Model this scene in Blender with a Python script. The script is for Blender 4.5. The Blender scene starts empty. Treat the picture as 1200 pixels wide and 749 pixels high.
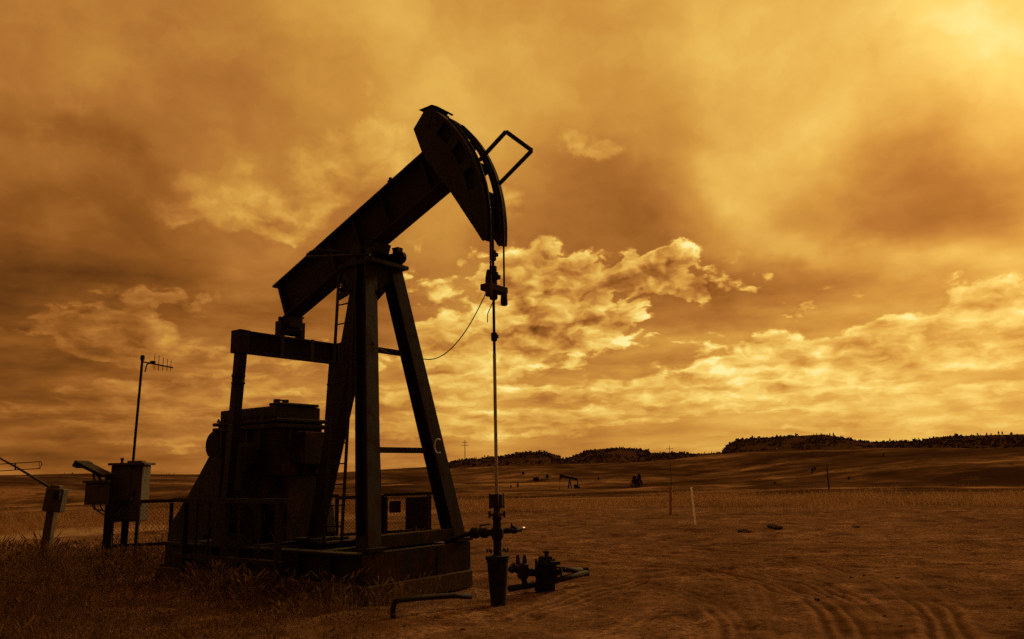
import bpy, math, random
import numpy as np
from mathutils import Vector, Matrix
random.seed(7); rng = np.random.default_rng(7)
scn = bpy.context.scene
col = scn.collection
R = math.radians

# ------------------------------------------------------------------ camera model
F = 940.0; PITCH = math.atan(179/F); ROLL = 0.02; H = 1.7
cp, sp = math.cos(PITCH), math.sin(PITCH)
fw = np.array([0, cp, sp]); up0 = np.array([0, -sp, cp]); r0 = np.array([1., 0, 0])
rt = r0*math.cos(ROLL) - up0*math.sin(ROLL); up = up0*math.cos(ROLL) + r0*math.sin(ROLL)
C = np.array([0, 0, H])
def ray(x, y): return fw*F + rt*(x-600) + up*(374.5-y)
def ground(x, y, z=0.0):
    d = ray(x, y); return C + d*((z-H)/d[2])
def at(x, y, Y):
    d = ray(x, y); return C + d*(Y/d[1])
def azel(x, y):
    d = ray(x, y); n = np.linalg.norm(d); return math.atan2(d[0], d[1]), math.asin(d[2]/n)

cam_d = bpy.data.cameras.new('camera'); cam = bpy.data.objects.new('camera', cam_d); col.objects.link(cam)
cam_d.sensor_width = 36; cam_d.lens = F/1200*36; cam_d.clip_end = 30000; cam_d.clip_start = 0.05
m = Matrix(((rt[0], up[0], -fw[0], 0), (rt[1], up[1], -fw[1], 0), (rt[2], up[2], -fw[2], H), (0, 0, 0, 1)))
cam.matrix_world = m
scn.camera = cam
scn.view_settings.view_transform = 'Standard'; scn.view_settings.look = 'None'
scn.view_settings.exposure = 0.0; scn.view_settings.gamma = 1.0

# ------------------------------------------------------------------ node helper
class G:
    """tiny node-graph builder"""
    def __init__(s, tree): s.t = tree; s.n = tree.nodes; s.l = tree.links
    def node(s, typ, **kw):
        n = s.n.new(typ)
        for k, v in kw.items(): setattr(n, k, v)
        return n
    def put(s, sock, v):
        if hasattr(v, 'is_output'): s.l.new(v, sock)
        else: sock.default_value = v
    def math(s, op, a, b=None, c=None, clamp=False):
        n = s.node('ShaderNodeMath', operation=op); n.use_clamp = clamp
        s.put(n.inputs[0], a)
        if b is not None: s.put(n.inputs[1], b)
        if c is not None: s.put(n.inputs[2], c)
        return n.outputs[0]
    def add(s, a, b): return s.math('ADD', a, b)
    def sub(s, a, b): return s.math('SUBTRACT', a, b)
    def mul(s, a, b): return s.math('MULTIPLY', a, b)
    def mad(s, a, b, c): return s.math('MULTIPLY_ADD', a, b, c)
    def vmath(s, op, a, b=None, c=None, scale=None, out=0):
        n = s.node('ShaderNodeVectorMath', operation=op)
        s.put(n.inputs[0], a)
        if b is not None: s.put(n.inputs[1], b)
        if c is not None: s.put(n.inputs[2], c)
        if scale is not None: s.put(n.inputs['Scale'], scale)
        return n.outputs[out]
    dims = '3D'
    def noise(s, vec, scale, detail=4, rough=.5, dist=0.0, color=False, lac=2.0):
        n = s.node('ShaderNodeTexNoise', noise_dimensions=s.dims)
        s.l.new(vec, n.inputs['Vector']); n.inputs['Scale'].default_value = scale
        n.inputs['Detail'].default_value = detail; n.inputs['Roughness'].default_value = rough
        n.inputs['Distortion'].default_value = dist; n.inputs['Lacunarity'].default_value = lac
        return n.outputs['Color' if color else 'Fac']
    def smooth(s, v, lo, hi, a=0.0, b=1.0):
        n = s.node('ShaderNodeMapRange'); n.interpolation_type = 'SMOOTHSTEP'
        s.put(n.inputs[0], v); n.inputs[1].default_value = lo; n.inputs[2].default_value = hi
        n.inputs[3].default_value = a; n.inputs[4].default_value = b
        return n.outputs[0]
    def ramp(s, v, stops, interp='LINEAR'):
        n = s.node('ShaderNodeValToRGB'); s.put(n.inputs[0], v); cr = n.color_ramp; cr.interpolation = interp
        while len(cr.elements) < len(stops): cr.elements.new(0.5)
        for e, (p, c) in zip(cr.elements, stops): e.position = p; e.color = (*c, 1)
        return n.outputs[0]
    def mix(s, f, a, b):
        n = s.node('ShaderNodeMix', data_type='RGBA'); s.put(n.inputs[0], f)
        for i, v in ((6, a), (7, b)):
            s.put(n.inputs[i], (*v, 1) if isinstance(v, tuple) else v)
        return n.outputs[2]
    def mixf(s, f, a, b):
        n = s.node('ShaderNodeMix', data_type='FLOAT'); s.put(n.inputs[0], f); s.put(n.inputs[2], a); s.put(n.inputs[3], b)
        return n.outputs[0]
    def xyz(s, x, y, z=0.0):
        n = s.node('ShaderNodeCombineXYZ')
        for i, v in enumerate((x, y, z)): s.put(n.inputs[i], v)
        return n.outputs[0]
    def sep(s, v):
        n = s.node('ShaderNodeSeparateXYZ'); s.l.new(v, n.inputs[0]); return n.outputs
    def gauss(s, P, c, sx, sy, rot=0.0):
        n = s.node('ShaderNodeMapping', vector_type='TEXTURE'); s.l.new(P, n.inputs[0])
        n.inputs[1].default_value = (c[0], c[1], 0); n.inputs[2].default_value = (0, 0, rot); n.inputs[3].default_value = (sx, sy, 1e6)
        d = s.vmath('DOT_PRODUCT', n.outputs[0], n.outputs[0], out=1)
        return s.math('POWER', 0.36788, d)
    def blobs(s, P, start, items):
        """start + sum of weighted gaussians; the running sum rides along in z so the nodes stay in sequence"""
        q = s.sep(P); acc = start
        for c, sx, sy, rot, k in items:
            acc = s.mad(s.gauss(s.xyz(q[0], q[1], acc), c, sx, sy, rot), float(k), acc)
        return acc

def lin(c): return tuple((x/255/12.92 if x/255 <= .04045 else ((x/255+.055)/1.055)**2.4) for x in c)

# ------------------------------------------------------------------ sky
SUN_AZ, SUN_EL = azel(1245, 75)
OFF = (16.2, -3.1, 0.0)
def make_world():
    w = bpy.data.worlds.new('World'); scn.world = w; w.use_nodes = True
    g = G(w.node_tree); g.n.clear(); g.dims = '2D'
    out = g.node('ShaderNodeOutputWorld'); bg = g.node('ShaderNodeBackground')
    tc = g.node('ShaderNodeTexCoord').outputs['Generated']
    d = g.sep(tc)
    K = 9.4   # 100 reference pixels per unit at the middle of the field
    u = g.mul(g.math('ARCTAN2', d[0], d[1]), K)
    v = g.mul(g.math('ARCSINE', d[2]), K)
    P = g.xyz(u, v)
    def uv(x, y):
        a, e = azel(x, y); return a*K, e*K
    # stretched coordinates: clouds flatten towards the horizon
    vs = g.mul(g.math('LOGARITHM', g.add(g.mul(g.math('MAXIMUM', v, 0.0), 1/2.2), 1.0), math.e), 6.2)
    Q = g.xyz(u, vs)
    # warps
    w1 = g.vmath('SUBTRACT', g.noise(Q, .42, 5, .55, color=True), (0.5, 0.5, 0.5))
    P1 = g.vmath('MULTIPLY_ADD', w1, (1.9, 1.3, 0), P)
    w2 = g.vmath('SUBTRACT', g.noise(Q, 1.1, 7, .62, color=True), (0.5, 0.5, 0.5))
    P2 = g.vmath('MULTIPLY_ADD', w2, (.75, .6, 0), P)
    # broad brightness of the cloud deck
    T = [(0,0,.32),(200,0,.45),(400,0,.54),(600,0,.61),(800,0,.68),(1000,0,.73),(1200,0,.78),
         (0,140,.34),(110,130,.40),(220,110,.40),(400,100,.52),(600,100,.59),(800,100,.66),(1000,100,.74),(1190,90,.93),
         (0,240,.24),(130,215,.27),(250,240,.42),(390,180,.52),(470,140,.58),(640,200,.47),(700,250,.40),(770,190,.54),(900,195,.63),(1000,180,.58),(1090,225,.40),(1190,225,.44),
         (0,325,.14),(140,320,.14),(270,330,.22),(380,290,.34),(500,280,.44),(610,300,.40),(720,290,.40),(860,310,.40),(950,280,.47),(1040,265,.47),(1130,270,.43),(1190,300,.52),
         (0,420,.22),(180,430,.26),(330,430,.34),(480,430,.44),(620,430,.47),(740,430,.50),(860,370,.44),(950,390,.54),(1080,370,.57),(1190,345,.57),
         (0,530,.22),(200,530,.26),(400,520,.38),(560,510,.47),(740,500,.55),(880,470,.63),(1040,470,.65),(1180,470,.65),
         (1350,90,.74),(1350,300,.6),(1350,480,.55),(-160,100,.28),(-160,420,.2)]
    pts = np.array([uv(x, y) for x, y, _ in T]); val = np.array([t[2] for t in T]); base = .42; sg = 1.45
    A = np.exp(-((pts[:, None]-pts[None])**2).sum(-1)/sg**2)
    wt = np.linalg.solve(A + .06*np.eye(len(T)), val-base)
    L = g.blobs(P1, base, [((cx, cy), sg, sg, 0, k) for (cx, cy), k in zip(pts, wt)])
    # the long bank lit from the right and the shadowed decks above and below it
    L = g.blobs(P1, L, [(uv(840, 225), 1.1, .20, R(-28), .12), (uv(990, 285), 1.3, .17, R(-12), .13), (uv(1150, 305), .9, .14, R(-4), .10),
                        (uv(1120, 230), 1.4, .36, R(10), -.11), (uv(880, 320), 1.2, .3, R(-10), -.05), (uv(730, 258), 1.0, .42, R(-35), -.07), (uv(850, 310), 1.1, .3, R(-22), -.06), (uv(1080, 205), 1.2, .22, R(8), -.05), (uv(960, 150), 1.6, .4, R(14), .08),
                        (uv(120, 330), 2.0, .25, R(-3), -.09), (uv(110, 185), 1.1, .2, R(-12), -.06), (uv(180, 120), .9, .35, R(10), .06)])
    # soft structure
    f1 = g.noise(g.vmath('MULTIPLY', P2, (.8, 1.2, 1)), .55, 8, .56)
    L = g.mad(g.sub(f1, .5), .44, L)
    f3 = g.noise(g.vmath('MULTIPLY', Q, (.55, 1.5, 1)), 1.6, 6, .55)
    low = g.smooth(v, 3.3, 1.2)
    L = g.mad(g.mul(g.sub(f3, .5), low), .42, L)
    # cumulus: where (blobs), how dense (fractal noise), lit from the sun's side
    S = [(700,322,80,42,0,.62),(785,328,60,30,0,.62),(838,342,30,12,0,.55),(655,360,60,48,0,.55),(740,385,90,22,0,.45),(640,395,70,28,0,.42),(600,330,50,50,0,.4),
         (515,325,50,62,0,.62),(560,400,80,30,0,.4),(605,243,28,34,0,.5),
         (450,150,52,70,20,.62),(325,262,30,30,0,.52),(225,210,90,44,-8,.46),(60,145,85,50,0,.48),(400,225,60,45,0,.42),
         (683,163,48,20,-36,.66),(905,322,22,9,0,.60),(940,360,24,8,12,.58),(790,300,24,14,0,.5),(893,348,24,9,0,.5),
         (168,376,58,34,0,.56),(66,374,58,20,-14,.54),(110,402,80,20,0,.42),(220,350,30,24,0,.4),
         (1060,418,190,36,4,.44),(1165,375,70,30,0,.55),(930,408,130,18,3,.48),(1100,398,90,20,0,.5),(1000,470,230,20,0,.38),(1195,345,46,26,0,.5),(850,445,100,12,0,.2),(1100,500,200,16,0,.40),
         (90,470,170,20,0,.42),(250,450,100,24,0,.42),(110,512,170,14,0,.40),(300,505,130,18,0,.40),(520,440,100,34,0,.44),(480,500,130,20,0,.40),(700,465,150,22,0,.42),(620,500,150,16,0,.38),(350,420,80,30,0,.4)]
    M = g.blobs(P2, 0.0, [(uv(x, y), sx/100*1.15, sy/100*1.15, R(rot), amp) for (x, y, sx, sy, rot, amp) in S])
    w3 = g.vmath('SUBTRACT', g.noise(Q, 2.3, 4, .55, color=True), (0.5, 0.5, 0.5))
    QS = g.vmath('MULTIPLY', g.vmath('MULTIPLY_ADD', w3, (.35, .35, 0), Q), (.85, 1.15, 1)); QS = g.vmath('ADD', QS, OFF)
    core = g.gauss(P, uv(690, 345), 2.4, 1.1)
    puff = g.mixf(core, .55, 1.25)
    def field(vec, det):
        vo = g.node('ShaderNodeTexVoronoi', feature='SMOOTH_F1', voronoi_dimensions='2D'); g.l.new(vec, vo.inputs['Vector'])
        vo.inputs['Scale'].default_value = 2.6; vo.inputs['Detail'].default_value = 2.0; vo.inputs['Roughness'].default_value = .55; vo.inputs['Smoothness'].default_value = .45
        return g.mad(g.sub(g.noise(vec, 1.25, det, .56), .5), 2.75, g.mul(g.sub(.42, vo.outputs['Distance']), puff))
    n1 = field(QS, 9)
    n2 = field(g.vmath('ADD', QS, (.13, .20, 0)), 5)
    streak = g.mul(g.sub(g.noise(g.vmath('MULTIPLY', QS, (.38, 1.6, 1)), 1.5, 9, .6), .5), 2.2)
    rel = g.sub(n1, n2)
    n1 = g.mixf(g.smooth(v, 2.0, .7, 0, .75), n1, streak)
    lobes = g.mul(g.sub(g.noise(QS, .62, 7, .52), .5), 2.7)
    n1 = g.mixf(g.smooth(v, 2.3, 3.1, 0, .85), n1, lobes)
    D = g.add(g.mad(M, 1.75, n1), -.60)
    soft = g.math('DIVIDE', D, g.mul(g.mixf(core, 1.7, 1.0), g.smooth(v, 2.3, 3.3, 1.0, 1.35)))
    cov = g.mul(g.smooth(soft, -.10, .36), g.smooth(v, 2.3, 3.7, 1.0, .6))
    rim = g.sub(g.smooth(D, -.05, .28), g.mul(g.smooth(D, .2, .9), .75))
    side = g.mul(g.smooth(u, -5.0, 2.0, .20, .33), g.mul(g.smooth(u, 2.2, 4.6, 1.0, .8), g.smooth(v, .2, 1.5, .62, 1.0)))
    cv = g.add(g.mul(side, g.add(rim, g.mul(rel, 1.15))), g.mul(L, .98))
    L = g.add(L, .035); cv = g.add(cv, g.mad(core, .07, .02))
    V = g.mixf(cov, L, cv)
    # grain of thin wisps
    V = g.math('MAXIMUM', V, 0.03)
    V = g.math('MINIMUM', V, 1.0)
    stops = [(0.0, (70, 36, 12)), (.14, (112, 64, 22)), (.26, (142, 84, 31)), (.42, (176, 113, 49)), (.58, (206, 147, 63)),
             (.74, (230, 180, 84)), (.9, (249, 214, 114)), (1.0, (255, 238, 160))]
    c = g.ramp(V, [(p, lin(k)) for p, k in stops])
    # away from the frame (behind the viewer) the deck is dimmer
    sky = g.node('ShaderNodeTexSky', sky_type='NISHITA'); sky.sun_disc = False
    sky.sun_elevation = SUN_EL; sky.sun_rotation = SUN_AZ; sky.dust_density = 4.0
    clear = g.vmath('MULTIPLY', sky.outputs[0], (1.5, .62, .12))
    # unseen sky behind the viewer, dimmed to set the light on camera-facing sides
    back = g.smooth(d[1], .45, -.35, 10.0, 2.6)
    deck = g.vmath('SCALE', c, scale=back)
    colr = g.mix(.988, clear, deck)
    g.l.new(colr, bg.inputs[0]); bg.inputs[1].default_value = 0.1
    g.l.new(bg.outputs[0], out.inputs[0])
    w.cycles.sampling_method = 'NONE'
make_world()

sd = bpy.data.lights.new('sun', 'SUN'); sd.energy = 1.5; sd.angle = R(11); sd.color = (1.0, .62, .24)
so = bpy.data.objects.new('sun', sd); col.objects.link(so)
sdir = Vector((math.sin(SUN_AZ)*math.cos(SUN_EL), math.cos(SUN_AZ)*math.cos(SUN_EL), math.sin(SUN_EL)))
so.rotation_euler = sdir.to_track_quat('Z', 'Y').to_euler(); so.location = (30, 30, 40)

# ------------------------------------------------------------------ materials
def mat(name, build):
    mt = bpy.data.materials.new(name); mt.use_nodes = True
    g = G(mt.node_tree); b = g.n['Principled BSDF']
    build(g, b); return mt
def worn(name, c1, c2, rough=.6, scale=5, metal=0.0, lo=.48, hi=.66, bump=.25):
    def f(g, b):
        tc = g.node('ShaderNodeTexCoord').outputs['Object']
        n = g.noise(tc, scale, 8, .62)
        n2 = g.noise(g.vmath('MULTIPLY', tc, (1, 1, .22)), scale*2.4, 6, .6)
        k = g.smooth(g.add(g.mul(n, .55), g.mul(n2, .45)), lo, hi)
        g.l.new(g.mix(k, c1, c2), b.inputs['Base Color'])
        g.l.new(g.mixf(k, rough, min(1, rough+.25)), b.inputs['Roughness'])
        b.inputs['Metallic'].default_value = metal; b.inputs['Specular IOR Level'].default_value = .25
        bp = g.node('ShaderNodeBump'); bp.inputs['Strength'].default_value = bump; bp.inputs['Distance'].default_value = .01
        g.l.new(g.noise(tc, scale*9, 5, .6), bp.inputs['Height']); g.l.new(bp.outputs[0], b.inputs['Normal'])
    return mat(name, f)
M_steel = worn('dark_paint', (.013, .009, .007), (.032, .015, .009), .65, 3.0)
M_steel2 = worn('brown_paint', (.014, .0078, .0048), (.042, .017, .008), .75, 3.5)
M_rust = worn('rusty_iron', (.020, .015, .012), (.10, .042, .018), .8, 3.0, lo=.47, hi=.66)
M_black = worn('black_iron', (.012, .009, .007), (.035, .018, .010), .8, 6.0)
M_bright = worn('polished_steel', (.42, .38, .34), (.3, .24, .2), .3, 6.0, metal=.9)
M_grey = worn('grey_enamel', (.085, .068, .055), (.05, .035, .025), .7, 3.0)
M_white = worn('white_paint', (.72, .70, .66), (.45, .40, .34), .6, 6.0)
M_wood = worn('weathered_wood', (.11, .08, .06), (.05, .036, .028), .85, 5.0)
M_wood2 = worn('reddish_wood', (.40, .20, .10), (.30, .15, .08), .85, 5.0)
M_conc = worn('old_concrete', (.09, .065, .05), (.045, .03, .022), .9, 2.5, bump=.6)
def pvc(g, b):
    b.inputs['Base Color'].default_value = (.85, .82, .76, 1); b.inputs['Roughness'].default_value = .4
    t = g.node('ShaderNodeBsdfTranslucent'); t.inputs[0].default_value = (.85, .8, .72, 1); mx = g.node('ShaderNodeMixShader'); mx.inputs[0].default_value = .5
    g.l.new(b.outputs[0], mx.inputs[1]); g.l.new(t.outputs[0], mx.inputs[2]); g.l.new(mx.outputs[0], g.n['Material Output'].inputs['Surface'])
M_stake = mat('white_plastic', pvc)
M_stone = worn('sandy_stone', (.22, .14, .09), (.12, .075, .05), .9, 4)
M_cable = worn('black_rubber', (.02, .018, .017), (.03, .026, .024), .6, 8)
M_lamp = worn('pale_plastic', (.6, .57, .52), (.5, .47, .42), .5, 8)

def leafy(name, c1, c2, c3, thin=0.0):
    def f(g, b):
        tc = g.node('ShaderNodeTexCoord').outputs['Object']
        n = g.noise(tc, 3.1, 4, .7)
        g.l.new(g.ramp(n, [(.3, c1), (.5, c2), (.72, c3)]), b.inputs['Base Color'])
        b.inputs['Roughness'].default_value = .9
        b.inputs['Specular IOR Level'].default_value = .15
        if thin:   # thin dry leaves let light through
            t = g.node('ShaderNodeBsdfTranslucent'); g.l.new(b.inputs['Base Color'].links[0].from_socket, t.inputs[0])
            mx = g.node('ShaderNodeMixShader'); mx.inputs[0].default_value = thin
            g.l.new(b.outputs[0], mx.inputs[1]); g.l.new(t.outputs[0], mx.inputs[2])
            g.l.new(mx.outputs[0], g.n['Material Output'].inputs['Surface'])
    return mat(name, f)
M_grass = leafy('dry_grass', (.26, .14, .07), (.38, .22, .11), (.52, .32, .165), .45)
M_grass_dark = leafy('shaded_grass_stems', (.08, .043, .021), (.16, .092, .043), (.40, .25, .12), .4)  # darker copy of the dry grass, shade put into its colour
M_needle = leafy('pine_needles', (0.039, 0.024, 0.014), (0.063, 0.038, 0.020), (0.091, 0.054, 0.027))
M_scrub = leafy('scrub_leaves', (0.056, 0.031, 0.018), (0.098, 0.054, 0.028), (0.147, 0.081, 0.041))
M_weed = leafy('weed_leaves', (.07, .045, .025), (.12, .075, .04), (.17, .11, .055), .35)

# ------------------------------------------------------------------ terrain height
def hpx(x): return 553 - (x-600)*ROLL     # true horizon row in reference pixels
SKY_PX = [(-200,556),(0,557),(60,556),(100,555),(130,556),(170,556),(240,557),(330,556),(380,555),(450,550),(500,547),(520,543),(535,539),(560,537),(575,534),(590,535),(612,530),(636,529),(648,533),(662,538),(676,533),(690,528),(705,526),(740,525),(756,527),(765,531),(790,531),(820,532),(846,531),(850,524),(856,519),(866,515),(885,513),(905,512),(935,510),(965,509),(985,512),(1005,516),(1025,518),(1050,517),(1080,516),(1095,512),(1120,510),(1160,509),(1200,508),(1400,510)]
CR_PX = [(-200,562),(0,561),(200,560),(400,557),(520,550),(600,546),(660,544),(700,543),(780,541),(830,535),(880,529),(950,527),(1050,526),(1120,524),(1200,523),(1400,524)]
def tab(px):
    az = []; tn = []
    for x, y in px:
        a, e = azel(x, y); az.append(a); tn.append(math.tan(e))
    return np.array(az), np.array(tn)
SKa, SKt = tab(SKY_PX); CRa, CRt = tab(CR_PX)
def vnoise(x, y, seed=0):
    xi = np.floor(x).astype(np.int64); yi = np.floor(y).astype(np.int64); xf = x-xi; yf = y-yi
    def h(a, b):
        n = (a*374761393 + b*668265263 + seed*974711) & 0x7fffffff
        n = ((n ^ (n >> 13))*1274126177) & 0x7fffffff
        return ((n ^ (n >> 16)) & 0xffff)/65535.0
    sx = xf*xf*(3-2*xf); sy = yf*yf*(3-2*yf)
    a = h(xi, yi)*(1-sx)+h(xi+1, yi)*sx; b = h(xi, yi+1)*(1-sx)+h(xi+1, yi+1)*sx
    return a*(1-sy)+b*sy - .5
def fbm(x, y, o=4, seed=0):
    s = 0; a = 1.0
    for i in range(o): s = s + a*vnoise(x*2**i+13.7*i, y*2**i-7.1*i, seed+i); a *= .5
    return s
RN = np.array([45., 90, 180, 260, 350, 440, 560, 700, 790, 1600, 6000, 14000])
def polyline_d(x, y, pts):
    """distance to a polyline (world xy)"""
    best = np.full(x.shape, 1e9)
    for (ax, ay), (bx, by) in zip(pts[:-1], pts[1:]):
        dx, dy = bx-ax, by-ay; t = np.clip(((x-ax)*dx+(y-ay)*dy)/(dx*dx+dy*dy), 0, 1)
        best = np.minimum(best, np.hypot(x-ax-t*dx, y-ay-t*dy))
    return best
def smooth_px(pp, n=40):
    P = np.array([ground(*p)[:2] for p in pp]); out = []
    for i in range(len(P)-1):
        p0 = P[max(i-1, 0)]; p1 = P[i]; p2 = P[i+1]; p3 = P[min(i+2, len(P)-1)]
        for t in np.linspace(0, 1, 8, endpoint=False):
            out.append(.5*((2*p1)+(-p0+p2)*t+(2*p0-5*p1+4*p2-p3)*t*t+(-p0+3*p1-3*p2+p3)*t**3))
    out.append(P[-1]); return [tuple(p) for p in out]
TRACKS = [smooth_px(p) for p in (
    [(560,640),(700,647),(820,656),(920,672),(980,694),(1020,720),(1040,760)],
    [(560,634),(720,639),(870,647),(980,662),(1050,684),(1095,712),(1120,760)],
    [(640,660),(760,662),(850,672),(930,692),(975,715),(1000,760)],
    [(870,668),(885,690),(893,720),(890,770)],
    [(560,650),(760,652),(900,652),(1060,650),(1250,646)],
    [(700,760),(770,722),(810,700),(826,688)],
    [(600,628),(800,632),(1000,634),(1250,630)],
    [(600,655),(740,658),(850,668),(940,688),(1000,712),(1035,760)],
    [(580,640),(760,646),(900,656),(1000,672),(1070,698),(1110,730),(1130,770)],
    [(560,668),(660,672),(760,684),(830,704),(860,730),(870,770)],
    [(640,690),(760,676),(900,664),(1080,664),(1250,672)],
    [(560,662),(700,652),(900,644),(1250,640)],
    [(620,720),(700,690),(800,670),(960,650),(1250,622)])]
def terrain(x, y):
    x = np.asarray(x, float); y = np.asarray(y, float)
    r = np.hypot(x, y); az = np.arctan2(x, y)
    sk = np.interp(az, SKa, SKt); cr = np.interp(az, CRa, CRt)
    e = np.interp(r, [0, 45, 90, 180, 260, 350, 440], [0, -35.5, -31.5, -28, -25.5, -13, 0])/F
    # below the crest: blend the valley profile into the crest tangent
    k = np.clip((r-260)/180, 0, 1); k = k*k*(3-2*k)
    tan_in = e*(1-k) + cr*k
    z_in = H + tan_in*r
    z_cr = H + cr*440
    z_sk = H + sk*700
    t = np.clip((r-600)/100, 0, 1); t = t**.8
    z_mid = z_cr + (z_sk-z_cr)*t
    dip = np.clip((r-440)/60, 0, 1)*np.clip((640-r)/60, 0, 1)*-2.2
    z_far = z_sk - np.clip(r-700, 0, 1e9)*.02
    z_far = np.maximum(z_far, -60 + 0*r)
    z = np.where(r < 440, z_in, np.where(r < 700, z_mid + dip, z_far))
    f = np.clip((r-40)/20, 0, 1); f = f*f*(3-2*f)
    z = np.where(r < 45, 0, z)*f
    # undulation
    amp = np.interp(r, [40, 120, 300, 440, 560, 640, 700, 760, 2000], [0, 1.2, 4.5, 2.2, 1.8, 2.6, .9, 3, 12])
    z = z + amp*fbm(x/80, y/42, 5, 3)
    gul = np.interp(r, [460, 560, 640, 690, 705, 760], [0, .8, 2.0, .8, .35, 1])
    z = z - gul*np.abs(fbm(x/17, y/40, 4, 11))*np.clip((z_sk-z_cr)/7, 0, 1.4)*1.6
    # near field relief
    nf = np.clip((60-r)/20, 0, 1)
    z = z + nf*(.10*fbm(x/6, y/6, 3, 21) + .05*fbm(x/.9, y/.9, 3, 31) + .028*fbm(x/.22, y/.22, 2, 37))
    return z
def track_field(x, y):
    x = np.asarray(x, float); y = np.asarray(y, float)
    dz = np.zeros_like(x); tr = np.zeros_like(x); ru = np.zeros_like(x)
    r = np.hypot(x, y); sel = (r < 40) & (y > 4) & (x > -6) & (x < 30)
    X = x[sel]; Y = y[sel]; a = np.zeros_like(X); b = np.zeros_like(X); c_ = np.zeros_like(X)
    for i, t in enumerate(TRACKS):
        d = polyline_d(X, Y, t) + .05*fbm(X/.7, Y/.7, 2, 50+i)
        s = (.35 if i in (3, 5) else .7 if i > 3 else .9)*np.clip(.75+1.3*fbm(X/1.6, Y/1.6, 3, 70+i), .25, 1.15)
        c_ = np.maximum(c_, s*np.maximum(np.exp(-(d/.06)**2), np.exp(-((d-.16)/.05)**2)))
        a += s*(-.025*np.exp(-(d/.06)**2) -.020*np.exp(-((d-.17)/.055)**2) + .018*np.exp(-((d-.28)/.07)**2))
        b = np.maximum(b, s*(np.exp(-(d/.06)**2)*.2 + np.exp(-((d-.09)/.05)**2) + .8*np.exp(-((d-.26)/.06)**2)))
    dz[sel] = a; tr[sel] = b; ru[sel] = c_
    return dz, tr, ru
def gz(x, y): return float(terrain(np.array([x]), np.array([y]))[0])

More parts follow.
